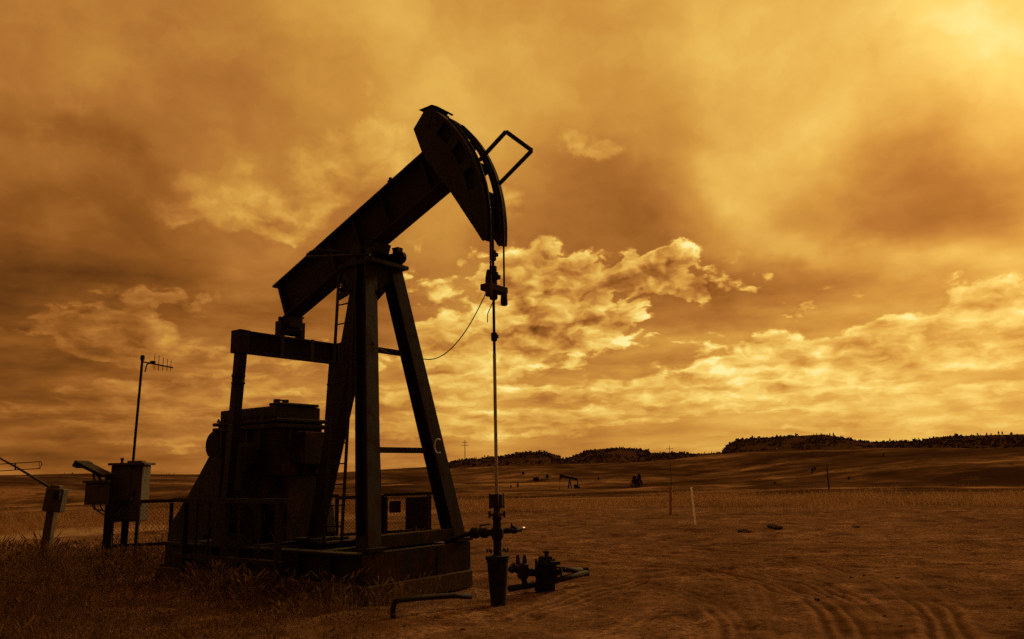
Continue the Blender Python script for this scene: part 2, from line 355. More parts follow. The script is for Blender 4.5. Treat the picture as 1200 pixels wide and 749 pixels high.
def make_ground():
    az = np.concatenate([np.arange(-math.pi, -.72, .05), np.arange(-.72, .72, .0021), np.arange(.72, math.pi-.01, .05)])
    rr = [.6, 2.0, 4.0]
    r = 5.0
    while r < 20: rr.append(r); r += .055
    while r < 14000: rr.append(r); r *= 1.0 + (.006 if r < 60 else .012 if r < 900 else .08)
    rr.append(14000); rr = np.array(rr)
    nr, na = len(rr), len(az)
    Rg, Ag = np.meshgrid(rr, az, indexing='ij')
    X = (Rg*np.sin(Ag)).ravel(); Y = (Rg*np.cos(Ag)).ravel()
    dz, tr, ru = track_field(X, Y)
    Z = terrain(X, Y) + dz
    co = np.stack([X, Y, Z], 1).astype(np.float32)
    co = np.vstack([co, [[0, 0, 0]]]).astype(np.float32)
    i = np.arange(nr-1)[:, None]; j = np.arange(na)[None]; jn = (j+1) % na
    q = np.stack([i*na+j+0*i, (i+1)*na+j, (i+1)*na+jn, i*na+jn+0*i], -1).reshape(-1, 4)
    c = nr*na
    tri = np.stack([np.full(na, c), np.arange(na), (np.arange(na)+1) % na], 1)
    me = bpy.data.meshes.new('ground')
    me.vertices.add(len(co)); me.vertices.foreach_set('co', co.ravel())
    loops = np.concatenate([q.ravel(), tri.ravel()]).astype(np.int32)
    starts = np.concatenate([np.arange(len(q))*4, len(q)*4+np.arange(na)*3]).astype(np.int32)
    me.loops.add(len(loops)); me.loops.foreach_set('vertex_index', loops)
    me.polygons.add(len(starts)); me.polygons.foreach_set('loop_start', starts)
    me.update(calc_edges=True); me.validate()
    # orient up
    me.polygons.foreach_set('use_smooth', np.ones(len(starts), dtype=bool))
    at_ = me.attributes.new('track', 'FLOAT', 'POINT')
    at_.data.foreach_set('value', np.concatenate([tr, [0]]).astype(np.float32))
    at2 = me.attributes.new('rut', 'FLOAT', 'POINT'); at2.data.foreach_set('value', np.concatenate([ru, [0]]).astype(np.float32))
    # dark scrub cover on the ridge faces (per vertex: ridge slopes only)
    rv = np.hypot(X, Y); a = np.arctan2(X, Y); zs = (np.interp(a, SKa, SKt)-np.interp(a, CRa, CRt))*700
    sc = np.clip((rv-585)/35, 0, 1)*np.clip(zs/4, 0, 1)*np.clip((1200-rv)/100, 0, 1)
    a2 = me.attributes.new('scrub', 'FLOAT', 'POINT'); a2.data.foreach_set('value', np.concatenate([sc, [0]]).astype(np.float32))
    ob = bpy.data.objects.new('ground', me); col.objects.link(ob)
    def f(g, b):
        geo = g.node('ShaderNodeNewGeometry').outputs['Position']
        flat = g.vmath('MULTIPLY', geo, (1, 1, 0))
        s = g.sep(geo)
        dist = g.vmath('LENGTH', flat, out=1)
        n_big = g.noise(flat, .16, 5, .6); n_mid = g.noise(flat, 1.3, 7, .65); n_fine = g.noise(flat, 14, 6, .7)
        soil = g.ramp(g.mad(n_mid, .6, g.mul(n_big, .4)), [(.42, (0.111, 0.060, 0.039)), (.5, (0.263, 0.149, 0.101)), (.58, (0.434, 0.264, 0.179))])
        soil = g.mix(g.smooth(n_fine, .44, .62, 0, .8), soil, (.055, .034, .022))
        peb = g.noise(flat, 38, 3, .6)
        soil = g.mix(g.smooth(peb, .60, .70, 0, .6), soil, (.30, .22, .15))
        tr = g.node('ShaderNodeAttribute', attribute_name='track').outputs['Fac']
        soil = g.mix(g.mul(tr, .65), soil, (.40, .23, .14))
        # dead turf between the bare soil
        turf = g.ramp(n_fine, [(.34, (0.065, 0.038, 0.024)), (.5, (0.184, 0.107, 0.063)), (.66, (0.367, 0.220, 0.128))])
        tm = g.smooth(g.noise(flat, .8, 8, .7), .47, .56)
        tm = g.mul(tm, g.sub(1.0, g.mul(tr, .9)))
        clod = g.smooth(g.noise(g.vmath('MULTIPLY', flat, (.6, 1, 0)), 4.2, 6, .7), .53, .62)
        near = g.mix(g.mul(tm, .85), soil, turf)
        near = g.mix(g.mul(clod, .55), near, (0.076, 0.038, 0.024))
        rut = g.node('ShaderNodeAttribute', attribute_name='rut').outputs['Fac']
        near = g.mix(g.mul(rut, .65), near, (.06, .030, .018))  # groove colour darkened for packed soil, with painted shade in it
        # open prairie farther out: bands of grass and darker swales
        st = g.noise(g.vmath('MULTIPLY', flat, (.35, 1, 0)), .030, 9, .66, dist=.6)
        st2 = g.noise(g.vmath('MULTIPLY', flat, (.5, 1, 0)), .12, 6, .65)
        far = g.ramp(g.mad(st, .68, g.mul(st2, .32)), [(.43, (0.057, 0.032, 0.018)), (.48, (0.120, 0.068, 0.039)), (.52, (0.189, 0.110, 0.064)), (.575, (0.428, 0.253, 0.146))])
        spots = g.smooth(g.noise(flat, .30, 5, .75), .56, .66)
        far = g.mix(g.mul(spots, .75), far, (.035, .022, .012))
        fold = g.smooth(g.noise(g.vmath('MULTIPLY', flat, (.22, 1, 0)), .018, 5, .6, dist=1.0), .47, .58)
        far = g.mix(g.mul(fold, .6), far, (0.063, 0.035, 0.019))  # long dark bands, shading of rolling folds painted into the colour
        c = g.mix(g.smooth(dist, 33, 48), near, far)
        sc = g.node('ShaderNodeAttribute', attribute_name='scrub').outputs['Fac']
        scn_ = g.noise(flat, .13, 6, .7)
        sm = g.mul(sc, g.smooth(scn_, .36, .54, .72, 1.0))
        c = g.mix(sm, c, (.08, .046, .026))
        # pale graded road to the left of the fence
        a_, b_ = ground(-80, 634), ground(125, 622)
        dx, dy = b_[0]-a_[0], b_[1]-a_[1]; ln = math.hypot(dx, dy); nx, ny = -dy/ln, dx/ln
        rd = g.math('ABSOLUTE', g.sub(g.add(g.mul(s[0], nx), g.mul(s[1], ny)), a_[0]*nx+a_[1]*ny))
        rd = g.add(rd, g.mul(g.sub(n_mid, .5), 1.2))
        rm = g.mul(g.smooth(rd, 2.4, 1.5), g.smooth(s[0], -2.0, -5.0))
        c = g.mix(g.mul(rm, .85), c, (.42, .30, .20))
        g.l.new(c, b.inputs['Base Color'])
        b.inputs['Roughness'].default_value = 1.0; b.inputs['Specular IOR Level'].default_value = 0.0
        bp = g.node('ShaderNodeBump'); bp.inputs['Strength'].default_value = .9; bp.inputs['Distance'].default_value = .05
        hgt = g.add(g.mul(n_fine, .5), g.add(g.mul(peb, .25), g.mul(n_mid, .9)))
        g.l.new(hgt, bp.inputs['Height']); g.l.new(bp.outputs[0], b.inputs['Normal'])
    me.materials.append(mat('soil_and_prairie', f))
    ob['kind'] = 'structure'
    return ob
make_ground()

# ------------------------------------------------------------------ mesh builder
class MB:
    def __init__(s): s.v = []; s.f = []; s.sm = []
    def raw(s, vs, fs, smooth=False):
        o = len(s.v); s.v += [tuple(map(float, v)) for v in vs]
        for f in fs: s.f.append([i+o for i in f]); s.sm.append(smooth)
        return s
    def box(s, c, size, M=None, taper=(1, 1)):
        hx, hy, hz = (q/2 for q in size)
        vs = []
        for z in (-1, 1):
            t = taper if z > 0 else (1, 1)
            for x, y in ((-1, -1), (1, -1), (1, 1), (-1, 1)):
                p = Vector((x*hx*t[0], y*hy*t[1], z*hz))
                if M: p = M @ p
                vs.append(p + Vector(c))
        return s.raw(vs, [(3, 2, 1, 0), (4, 5, 6, 7), (0, 1, 5, 4), (1, 2, 6, 5), (2, 3, 7, 6), (3, 0, 4, 7)])
    def ext(s, x, y, z): return s.box(((x[0]+x[1])/2, (y[0]+y[1])/2, (z[0]+z[1])/2), (x[1]-x[0], y[1]-y[0], z[1]-z[0]))
    @staticmethod
    def frame(p0, p1, upv=(0, 0, 1)):
        d = (Vector(p1)-Vector(p0)).normalized(); u = Vector(upv)
        if abs(d.dot(u)) > .99: u = Vector((1, 0, 0))
        a = d.cross(u).normalized(); b = a.cross(d).normalized()
        return d, a, b            # along, side, up
    def bar(s, p0, p1, w, h, upv=(0, 0, 1), w1=None, h1=None):
        d, a, b = s.frame(p0, p1, upv); vs = []
        for p, ww, hh in ((p0, w, h), (p1, w1 or w, h1 or h)):
            for i, j in ((-1, -1), (1, -1), (1, 1), (-1, 1)): vs.append(Vector(p)+a*(i*ww/2)+b*(j*hh/2))
        return s.raw(vs, [(3, 2, 1, 0), (4, 5, 6, 7), (0, 1, 5, 4), (1, 2, 6, 5), (2, 3, 7, 6), (3, 0, 4, 7)])
    def ibeam(s, p0, p1, w, h, tf=.03, tw=.025, upv=(0, 0, 1)):
        d, a, b = s.frame(p0, p1, upv)
        prof = [(-w/2, -h/2), (w/2, -h/2), (w/2, -h/2+tf), (tw/2, -h/2+tf), (tw/2, h/2-tf), (w/2, h/2-tf), (w/2, h/2), (-w/2, h/2), (-w/2, h/2-tf), (-tw/2, h/2-tf), (-tw/2, -h/2+tf), (-w/2, -h/2+tf)]
        n = len(prof); vs = [Vector(p)+a*x+b*y for p in (p0, p1) for x, y in prof]
        fs = [(i, (i+1) % n, n+(i+1) % n, n+i) for i in range(n)]
        # caps in three quads each
        caps = [(0, 1, 2, 3, 10, 11), (10, 3, 4, 9), (9, 4, 5, 6, 7, 8)]
        fs += [tuple(reversed(q)) for q in caps] + [tuple(i+n for i in q) for q in caps]
        return s.raw(vs, fs)
    def tube(s, pts, r, n=8, cap=True):
        pts = [Vector(p) for p in pts]; vs = []; fs = []; prev = None
        rs = r if isinstance(r, (list, tuple)) else [r]*len(pts)
        for k, p in enumerate(pts):
            d = (pts[min(k+1, len(pts)-1)]-pts[max(k-1, 0)]).normalized()
            if prev is None:
                u = Vector((0, 0, 1)) if abs(d.z) < .9 else Vector((1, 0, 0)); a = d.cross(u).normalized()
            else: a = (prev - d*prev.dot(d)).normalized()
            prev = a; b = d.cross(a)
            for i in range(n):
                t = 2*math.pi*i/n; vs.append(p+(a*math.cos(t)+b*math.sin(t))*rs[k])
        for k in range(len(pts)-1):
            for i in range(n): fs.append((k*n+i, k*n+(i+1) % n, (k+1)*n+(i+1) % n, (k+1)*n+i))
        if cap: fs += [tuple(range(n-1, -1, -1)), tuple((len(pts)-1)*n+i for i in range(n))]
        return s.raw(vs, fs, n > 4)
    def lathe(s, base, prof, n=20, axis='z'):
        vs = []; fs = []
        for r, h in prof:
            for i in range(n):
                t = 2*math.pi*i/n; c, q = r*math.cos(t), r*math.sin(t)
                p = (c, q, h) if axis == 'z' else (c, h, q) if axis == 'y' else (h, c, q)
                vs.append(Vector(base)+Vector(p))
        for k in range(len(prof)-1):
            for i in range(n): fs.append((k*n+i, k*n+(i+1) % n, (k+1)*n+(i+1) % n, (k+1)*n+i))
        fs += [tuple(range(n-1, -1, -1)), tuple((len(prof)-1)*n+i for i in range(n))]
        return s.raw(vs, fs)
    def prism(s, poly, y0, y1):
        """polygon in (x,z) pushed from y0 to y1"""
        n = len(poly); vs = [(x, y0, z) for x, z in poly]+[(x, y1, z) for x, z in poly]
        return s.raw(vs, [tuple(range(n)), tuple(range(2*n-1, n-1, -1))]+[(i, i+n, (i+1) % n+n, (i+1) % n) for i in range(n)])
    def prism_x(s, poly, x0, x1):
        n = len(poly); vs = [(x0, y, z) for y, z in poly]+[(x1, y, z) for y, z in poly]
        return s.raw(vs, [tuple(range(n)), tuple(range(2*n-1, n-1, -1))]+[(i, i+n, (i+1) % n+n, (i+1) % n) for i in range(n)])
    def arc(s, c, R0, R1, a0, a1, y0, y1, n=24):
        vs = []; fs = []
        for k in range(n+1):
            t = R(a0+(a1-a0)*k/n); ct, st = math.cos(t), math.sin(t)
            for rr, y in ((R0, y0), (R1, y0), (R1, y1), (R0, y1)): vs.append((c[0]+rr*ct, y, c[1]+rr*st))
        for k in range(n):
            for i in range(4): fs.append((k*4+i, k*4+(i+1) % 4, (k+1)*4+(i+1) % 4, (k+1)*4+i))
        fs += [(3, 2, 1, 0), tuple(n*4+i for i in range(4))]
        return s.raw(vs, fs)
    def build(s, name, mt, parent=None, off=(0, 0, 0), bevel=0.0):
        me = bpy.data.meshes.new(name)
        o = Vector(off)
        me.from_pydata([tuple(Vector(v)-o) for v in s.v], [], s.f)
        me.polygons.foreach_set('use_smooth', s.sm)
        import bmesh
        bm = bmesh.new(); bm.from_mesh(me); bmesh.ops.recalc_face_normals(bm, faces=bm.faces)
        if bevel: bmesh.ops.bevel(bm, geom=[e for e in bm.edges if e.calc_face_angle(0) > .6], offset=bevel, segments=1, affect='EDGES', clamp_overlap=True)
        bm.to_mesh(me); bm.free()
        me.materials.append(mt)
        ob = bpy.data.objects.new(name, me); col.objects.link(ob)
        if parent: ob.parent = parent
        return ob
def tag(o, label=None, cat=None, group=None, kind=None):
    if label: o['label'] = label
    if cat: o['category'] = cat
    if group: o['group'] = group
    if kind: o['kind'] = kind
    return o
def empty(name, loc, label, cat, group=None, rz=0.0):
    o = bpy.data.objects.new(name, None); o.empty_display_size = .2; col.objects.link(o)
    o.location = loc; o.rotation_euler = (0, 0, rz); return tag(o, label, cat, group)
def copy_tree(o, parent=None):
    c = o.copy(); col.objects.link(c)
    if parent: c.parent = parent
    for ch in list(o.children): copy_tree(ch, c)
    return c
def lerp(a, b, t): return tuple(x+(y-x)*t for x, y in zip(a, b))
def sag(a, b, drop, n=14):
    return [tuple(x+(y-x)*t - (drop*4*t*(1-t) if i == 2 else 0) for i, (x, y) in enumerate(zip(a, b))) for t in np.linspace(0, 1, n)]

# ------------------------------------------------------------------ the pump jack  (local x = towards the well, y = away from the viewer, z up; origin at the well)
W = ground(584, 706); TH = R(53)
fv = np.array([math.sin(TH), -math.cos(TH), 0]); wv = np.array([math.cos(TH), math.sin(TH), 0])
RZ = math.atan2(fv[1], fv[0])
def L2W(p): return W + fv*p[0] + wv*p[1] + np.array([0, 0, p[2]])
def loc_on(x, y, w):          # pixel -> local (f, z) on the upright plane at lateral w
    d = ray(x, y); k = ((W-C).dot(wv)+w)/d.dot(wv); p = C+d*k-W; return p.dot(fv), p[2]
BO = (-3.6, 0, 0)
PJ = empty('pump_jack', tuple(L2W(BO)), 'large dark oil pump jack with raised horse head, standing beside the wellhead', 'pump jack', rz=RZ)
def P(mb, name, mt, parent=PJ, **k): return mb.build(name, mt, parent, BO, **k)

def foot(s): return (-1.55, s*.9, .70)
def topp(s): return (-2.37, s*.28, 5.02)
# front legs
legs = []
for s in (-1, 1):
    b = MB().ibeam(foot(s), topp(s), .25, .25, .03, .03, (1, 0, 0))
    lg = P(b, 'leg', M_steel2); legs.append(lg)
    P(MB().box((-1.55, s*.9, .70), (.42, .36, .05)), 'foot_plate', M_steel2, lg)
    for q in (-.13, .13): pass
# pale hook painted / hung on the far front leg
pf = lerp(foot(1), topp(1), .33)
hk = [(pf[0]+.135, pf[1]-.03+.085*math.cos(t), pf[2]+.11*math.sin(t)) for t in np.linspace(R(60), R(300), 14)]
P(MB().tube(hk, .014, 6), 'cable_hook', M_lamp, legs[1])
# rear leg
b = MB().bar((-3.76, -.02, .70), (-2.60, -.02, 4.98), .17, .19, (1, 0, 0), .34, .32)
rl = P(b, 'rear_leg', M_steel)
P(MB().box((-3.76, -.02, .70), (.5, .5, .05)), 'foot_plate', M_steel, rl)
# cross braces between the front legs, sill
for z in (3.60, 2.06):
    t = (z-.7)/4.32; a = lerp(foot(-1), topp(-1), t); c = lerp(foot(1), topp(1), t)
    P(MB().bar(a, c, .05, .085), 'cross_brace', M_steel)
P(MB().bar((-1.55, -1.02, .785), (-1.55, 1.02, .785), .18, .17), 'sill_beam', M_rust)
P(MB().bar((-2.34, -.42, 1.55), (-1.86, -.72, .86), .05, .08), 'diagonal_brace', M_steel)
# gussets and bearing seat
P(MB().prism_x([(-.36, 5.02), (.36, 5.02), (.36, 4.74), (.10, 4.74), (-.10, 4.60), (-.34, 4.22), (-.44, 4.2)], -2.30, -2.27), 'gusset', M_steel)
for y0 in (-.33, .30): P(MB().prism([(-2.28, 5.02), (-2.82, 5.02), (-2.95, 4.5), (-2.75, 4.55), (-2.5, 4.72), (-2.35, 4.35)], y0, y0+.03), 'gusset', M_steel)
P(MB().ext((-2.9, -2.1), (-.40, .42), (5.0, 5.06)), 'bearing_seat', M_steel)
cb = MB().lathe((-2.45, -.42, 5.22), [(.0, 0), (.11, 0), (.11, .05), (.075, .06), (.075, .78), (.11, .79), (.11, .84), (0, .84)], 16, 'y')
for s in (-1, 1):
    cb.ext((-2.62, -2.28), (s*.30-.07, s*.30+.07), (5.06, 5.28)); cb.ext((-2.66, -2.24), (s*.30-.09, s*.30+.09), (5.06, 5.10))
    for q in (-.12, .12): cb.lathe((-2.45+q, s*.30, 5.28), [(.02, 0), (.02, .08), (.03, .08), (.03, .11)], 8)
cb.ext((-2.36, -2.24), (.30, .42), (5.06, 5.40)); cb.lathe((-2.22, .33, 5.22), [(0, 0), (.10, 0), (.10, .06), (0, .06)], 14, 'y')
P(cb, 'centre_bearing', M_steel)
# service hoop round the bearing
hp = [(-2.1, -.45, 5.08), (-2.6, -.50, 5.15), (-3.1, -.50, 5.23), (-3.48, -.50, 5.29), (-3.60, -.47, 5.33), (-3.65, -.42, 5.38), (-3.62, -.37, 5.43), (-3.50, -.33, 5.45), (-3.2, -.30, 5.38), (-2.8, -.28, 5.29)]
P(MB().tube(hp, .022, 8), 'service_hoop', M_steel)
for (f_, w_, z_) in ((-2.62, -.50, 4.60), (-2.02, -.30, 4.50)):
    P(MB().box((f_, w_, z_), (.14, .05, .05)).box((f_, w_, z_+.06), (.04, .04, .16)).lathe((f_-.05, w_, z_), [(.04, -.02), (.04, .03)], 8, 'x'), 'clamp', M_black)
# walking beam
ang = math.atan(.4266); nv = (-math.sin(ang), math.cos(ang)); HB = .72
def beam(fx, drop): z = 6.66+(fx+1.25)*.4266; return (fx - nv[0]*drop, z - nv[1]*drop)
r_ = beam(-4.95, HB/2); q_ = beam(-.98, HB/2)
wb = MB().ibeam((r_[0], 0, r_[1]), (q_[0], 0, q_[1]), .32, HB, .035, .10)
WB = P(wb, 'walking_beam', M_steel2)
for fx in (-4.82, -3.5, -2.9, -2.25, -1.35):
    a = beam(fx, .045); c = beam(fx, HB-.045)
    for q in (-1, 1): P(MB().bar((a[0], q*.10, a[1]), (c[0], q*.10, c[1]), .10, .025, (1, 0, 0)), 'stiffener', M_steel2, WB)
a = beam(-2.02, -.03); bt = MB().lathe((a[0], -.08, a[1]-.03), [(.05, 0), (.05, .06), (.03, .07), (.03, .11)], 8)
P(bt, 'lifting_lug', M_steel, WB)
sb = MB(); a = beam(-2.7, HB+.02); sb.prism([(-2.80, 5.16), (-2.25, 5.395), (-2.30, 5.25), (-2.4, 5.16), (-2.7, 5.08)], -.16, .16)
P(sb, 'saddle', M_steel, WB)
# horse head
PV = (-2.45, 5.22); RR = 2.52
def arcpt(rr, a): return (PV[0]+rr*math.cos(R(a)), PV[1]+rr*math.sin(R(a)))
poly = [(-1.43, 7.09), (-1.19, 7.33), (-1.0, 7.335)]+[arcpt(2.24, a) for a in np.linspace(52, 2.0, 22)]+[(-.235, 5.262), (-.65, 5.865), (-1.21, 6.57)]
HH = MB().prism(poly, -.165, .165)
HHo = P(HH, 'horse_head', M_steel)
wins = [(46.5, 38.5), (34.5, 26.5), (22.5, 14.0)]
for q in (-1, 1):
    ck = MB(); y0, y1 = (-.205, -.168) if q < 0 else (.168, .205)
    ck.prism([(-1.40, 7.06), (-1.17, 7.30), (-1.0, 7.30)]+[arcpt(2.235, a) for a in np.linspace(51, 1.0, 22)]+[(-.225, 5.25), (-.66, 5.88), (-1.19, 6.56)], y0, y1)
    last = 53.0
    for (h, l) in wins: ck.arc(PV, 2.238, 2.46, last, h, y0, y1, 4); last = l
    ck.prism([arcpt(2.238, a) for a in (1.2, 4, 8, 11, last)]+[arcpt(2.46, a) for a in np.linspace(last, -5.7, 10)]+[(-.03, 4.965), (-.215, 5.238)], y0+.002, y1-.002)
    if q < 0: ck.arc(PV, 2.242, 2.45, 50, 10, -.13, -.11, 16)
    P(ck, 'cheek_plate', M_steel, HHo)
for s in (-1, 1):
    y0, y1 = (-.265, -.09) if s < 0 else (.09, .265)
    P(MB().arc(PV, 2.462, RR, 53, -5.9, y0, y1, 40), 'rim_rail', M_steel2, HHo)
for a in (50, 36.5, 24.5, 12, 2):
    p0 = arcpt(2.26, a); p1 = arcpt(2.455, a); P(MB().bar((p0[0], 0, p0[1]), (p1[0], 0, p1[1]), .33, .07, (0, 0, 1)), 'rim_bracket', M_steel, HHo)
P(MB().prism([(-1.27, 7.337), (-1.30, 7.36), (-1.02, 7.365), (-.90, 7.30), (-.93, 7.28), (-1.0, 7.345)], -.19, .19), 'top_cap', M_steel, HHo)
gd = MB(); pts = [(-.03, -.24, 6.17), (.47, -.25, 6.47), (.56, .25, 6.32), (-.06, .25, 5.95)]
for a, c in zip(pts[:-1], pts[1:]): gd.bar(a, c, .045, .045)
P(gd, 'wireline_guard', M_steel2, HHo)
# wirelines, carrier, rod
for s in (-1, 1):
    pts = [(arcpt(2.532, a)[0], s*.155, arcpt(2.532, a)[1]) for a in np.linspace(46, 1, 24)]+[(.082, s*.155, 5.1), (.075, s*.155, 4.3)]
    P(MB().tube(pts, .014, 6), 'wireline', M_black)
CRB = P(MB().ext((-.07, .10), (-.22, .22), (4.235, 4.33)), 'carrier_bar', M_rust, bevel=.01)
P(MB().lathe((.05, -.17, 4.15), [(.03, -.01), (.05, 0), (.052, .03), (.048, .26), (.04, .30), (.03, .36), (.016, .38)], 14), 'load_cell', M_rust, CRB)
P(MB().lathe((.05, .18, 4.07), [(.03, -.01), (.05, 0), (.052, .02), (.048, .20), (.03, .22), (.016, .25)], 14), 'load_cell', M_rust, CRB)
P(MB().lathe((0, 0, 4.335), [(.05, 0), (.06, .01), (.06, .07), (.045, .08), (.075, .09), (.075, .19), (.05, .20), (.055, .22), (.055, .28), (.03, .29)], 14).box((.05, .02, 4.45), (.10, .05, .06)), 'rod_clamp', M_rust)
P(MB().lathe((0, 0, 4.70), [(.03, 0), (.048, .01), (.048, .15), (.03, .16)], 12).box((.05, 0, 4.78), (.06, .05, .05)), 'rod_clamp', M_rust)
P(MB().lathe((0, 0, 4.21), [(.05, -.08), (.06, -.06), (.06, .02)], 12), 'rod_clamp', M_rust)
P(MB().lathe((0, 0, 3.52), [(.02, 0), (.045, .02), (.045, .12), (.02, .14)], 12).box((.04, 0, 3.59), (.05, .04, .05)), 'rod_clamp', M_rust)
P(MB().lathe((0, 0, 0), [(.020, 3.3), (.020, 5.55), (.03, 5.56), (.03, 5.62), (.012, 5.66)], 10), 'polished_rod', M_rust)
P(MB().lathe((0, 0, 0), [(.024, 1.2), (.024, 3.35)], 12), 'rod_liner', M_bright)
e_ = lerp(foot(1), topp(1), .675)
cb_ = sag((.0, -.19, 4.17), (e_[0]+.1, e_[1]-.1, e_[2]), .42, 22)
P(MB().tube(cb_, .008, 5), 'sensor_cable', M_cable)
P(MB().tube([(.02, -.02, 4.13), (-.03, -.03, 4.02), (-.07, -.05, 3.93), (-.08, -.05, 3.80)], .007, 5), 'sensor_cable', M_cable)
e2 = lerp(foot(-1), topp(-1), .70)
P(MB().tube(sag((e_[0], e_[1], e_[2]+.02), (e2[0]+.14, e2[1], e2[2]-.05), .10, 10), .008, 5), 'sensor_cable', M_cable)
e3 = lerp(foot(-1), topp(-1), .15)
P(MB().tube([(-2.35, -.24, 4.1), (-2.42, -.3, 3.2), (-2.50, -.32, 2.4), (-2.42, -.28, 1.9), (-2.30, -.3, 1.3), (-2.2, -.3, .8)], .012, 6), 'sensor_cable', M_cable)
P(MB().tube([(-1.98, -.45, 3.0), (-1.9, -.4, 2.4), (-1.85, -.4, 1.6), (-1.75, -.5, .8)], .008, 5), 'sensor_cable', M_cable)
# equaliser, its bearing, pitmans
EQ = P(MB().ibeam((-4.57, -1.06, 3.92), (-4.57, 1.08, 3.92), .22, .36, .03, .03), 'equaliser_beam', M_steel2)
for (ya, yb) in ((-1.12, -.92), (.97, 1.15)): P(MB().ext((-4.69, -4.45), (ya, yb), (3.73, 4.108)), 'end_cap', M_steel2, EQ)
bb = MB().lathe((-4.60, -.16, 4.26), [(0, 0), (.12, 0), (.12, .32), (0, .32)], 16, 'y')
bb.ext((-4.68, -4.52), (-.26, -.17), (4.10, 4.38)); bb.ext((-4.68, -4.52), (.17, .26), (4.10, 4.40)); bb.ext((-4.74, -4.44), (-.13, .13), (4.28, 4.46))
bb.bar((-4.60, .22, 4.2), (-4.60, .22, 4.52), .05, .05); bb.box((-4.60, .22, 4.5), (.09, .09, .03)); bb.bar((-4.60, -.22, 4.2), (-4.60, -.22, 4.46), .05, .05)
P(bb, 'equaliser_bearing', M_steel)
for y in (-.30, .34): P(MB().prism([(-4.44, 3.95), (-4.40, 4.10), (-4.40, 3.72), (-4.44, 3.72)], y-.04, y+.04), 'hanger_bracket', M_steel, EQ)
for s in (-1, 1):
    y = s*1.0
    pm = MB().bar((-4.57, y, 3.78), (-4.80, y, .95), .15, .15, (1, 0, 0), .13, .13)
    pmo = P(pm, 'pitman_arm', M_steel)
    tt = .17; c = lerp((-4.57, y, 3.78), (-4.80, y, .95), tt)
    P(MB().lathe((c[0], c[1], c[2]-.10), [(.09, 0), (.115, .03), (.095, .08), (.095, .11), (.115, .16), (.09, .20)], 12), 'joint_collar', M_steel, pmo)
    cr = MB().bar((-4.72, s*.76, 2.12), (-4.84, s*.76, .72), .16, .34, (1, 0, 0), .16, .30)
    cr.lathe((-4.72, s*.76-.09, 2.0), [(0, 0), (.26, 0), (.26, .18), (0, .18)], 20, 'y')
    cro = P(cr, 'crank_arm', M_steel)
    cw = MB().prism([(-4.35, .42), (-5.3, .42), (-5.45, .75), (-5.38, 1.2), (-5.1, 1.55), (-4.62, 1.55), (-4.34, 1.2), (-4.26, .75)], s*.76-.13 if s > 0 else -.84, .87 if s > 0 else s*.76+.13)
    P(cw, 'counterweight', M_steel, cro, bevel=.03)
    P(MB().lathe((-4.80, s*.84 if s > 0 else -1.10, .95), [(0, 0), (.12, 0), (.12, .26), (0, .26)], 14, 'y'), 'wrist_pin', M_steel, cro)
P(MB().lathe((-4.72, -.75, 2.0), [(0, 0), (.10, 0), (.10, 1.5), (0, 1.5)], 16, 'y'), 'crank_shaft', M_steel)
# gear reducer on its pedestal
gr = MB().ext((-5.90, -4.22), (-.50, .46), (1.72, 2.66))
gr.ext((-5.97, -4.14), (-.57, .53), (2.50, 2.57)); gr.ext((-5.97, -4.14), (-.57, .53), (2.60, 2.66)); gr.ext((-4.22, -3.98), (-.1, .62), (1.9, 2.44)); gr.ext((-6.02, -5.9), (-.4, .3), (2.3, 2.56))
for q in (-5.7, -5.3, -4.95, -4.6): gr.ext((q-.03, q+.03), (-.565, .52), (1.72, 2.5))
for q in (-.25, .05, .3): gr.ext((-4.225, -4.17), (q-.025, q+.025), (1.75, 2.5))
gr.ext((-4.20, -4.12), (-.14, .22), (2.1, 2.45))
GR = P(gr, 'gear_reducer', M_rust, bevel=.012)
ld = MB().ext((-5.88, -4.26), (-.48, .44), (2.66, 2.875)); ld.ext((-4.52, -4.24), (-.46, .40), (2.88, 2.93))
P(ld, 'lid', M_steel, GR, bevel=.015)
P(MB().ext((-4.44, -4.34), (-.42, -.36), (2.93, 2.99)).ext((-4.44, -4.34), (-.24, -.18), (2.93, 2.99)).ext((-4.43, -4.35), (-.37, -.23), (2.965, 2.985)), 'breather', M_steel, GR)
P(MB().tube([(-5.2, -.56, 2.3), (-5.2, -.62, 1.8), (-5.0, -.66, 1.2), (-4.95, -.64, .68)], .022, 8), 'oil_line', M_black, GR)
P(MB().tube([(-4.6, -.57, 2.1), (-4.55, -.62, 1.5), (-4.3, -.6, 1.0), (-4.1, -.55, .68)], .018, 8), 'oil_line', M_black, GR)
for q in range(9): P(MB().lathe((-4.30-.19*q, -.545, 2.665), [(.03, 0), (.03, .03), (.018, .03), (.018, .06)], 6), 'bolt', M_black, GR)
P(MB().lathe((-6.02, -.52, 2.28), [(0, 0), (.20, 0), (.24, .02), (.24, .05), (.20, .07), (.24, .09), (.24, .12), (0, .12)], 24, 'y'), 'sheave', M_black)
pd = MB().prism([(-5.55, .66), (-5.35, 1.72), (-4.40, 1.72), (-4.18, .66)], -.42, .42)
pd.ext((-4.3, -4.16), (-.28, .30), (.66, 1.70))
P(pd, 'pedestal', M_rust)
bg_ = MB().prism([(-5.55, 2.0), (-5.72, 2.12), (-5.98, 1.98), (-7.08, .90), (-7.14, .70), (-7.0, .52), (-6.2, .50), (-5.6, 1.0)], -.62, -.42)
P(bg_, 'belt_guard', M_steel, bevel=.02)
P(MB().bar((-6.06, -.46, 2.16), (-6.9, -.46, 1.22), .045, .045), 'guard_strut', M_steel)
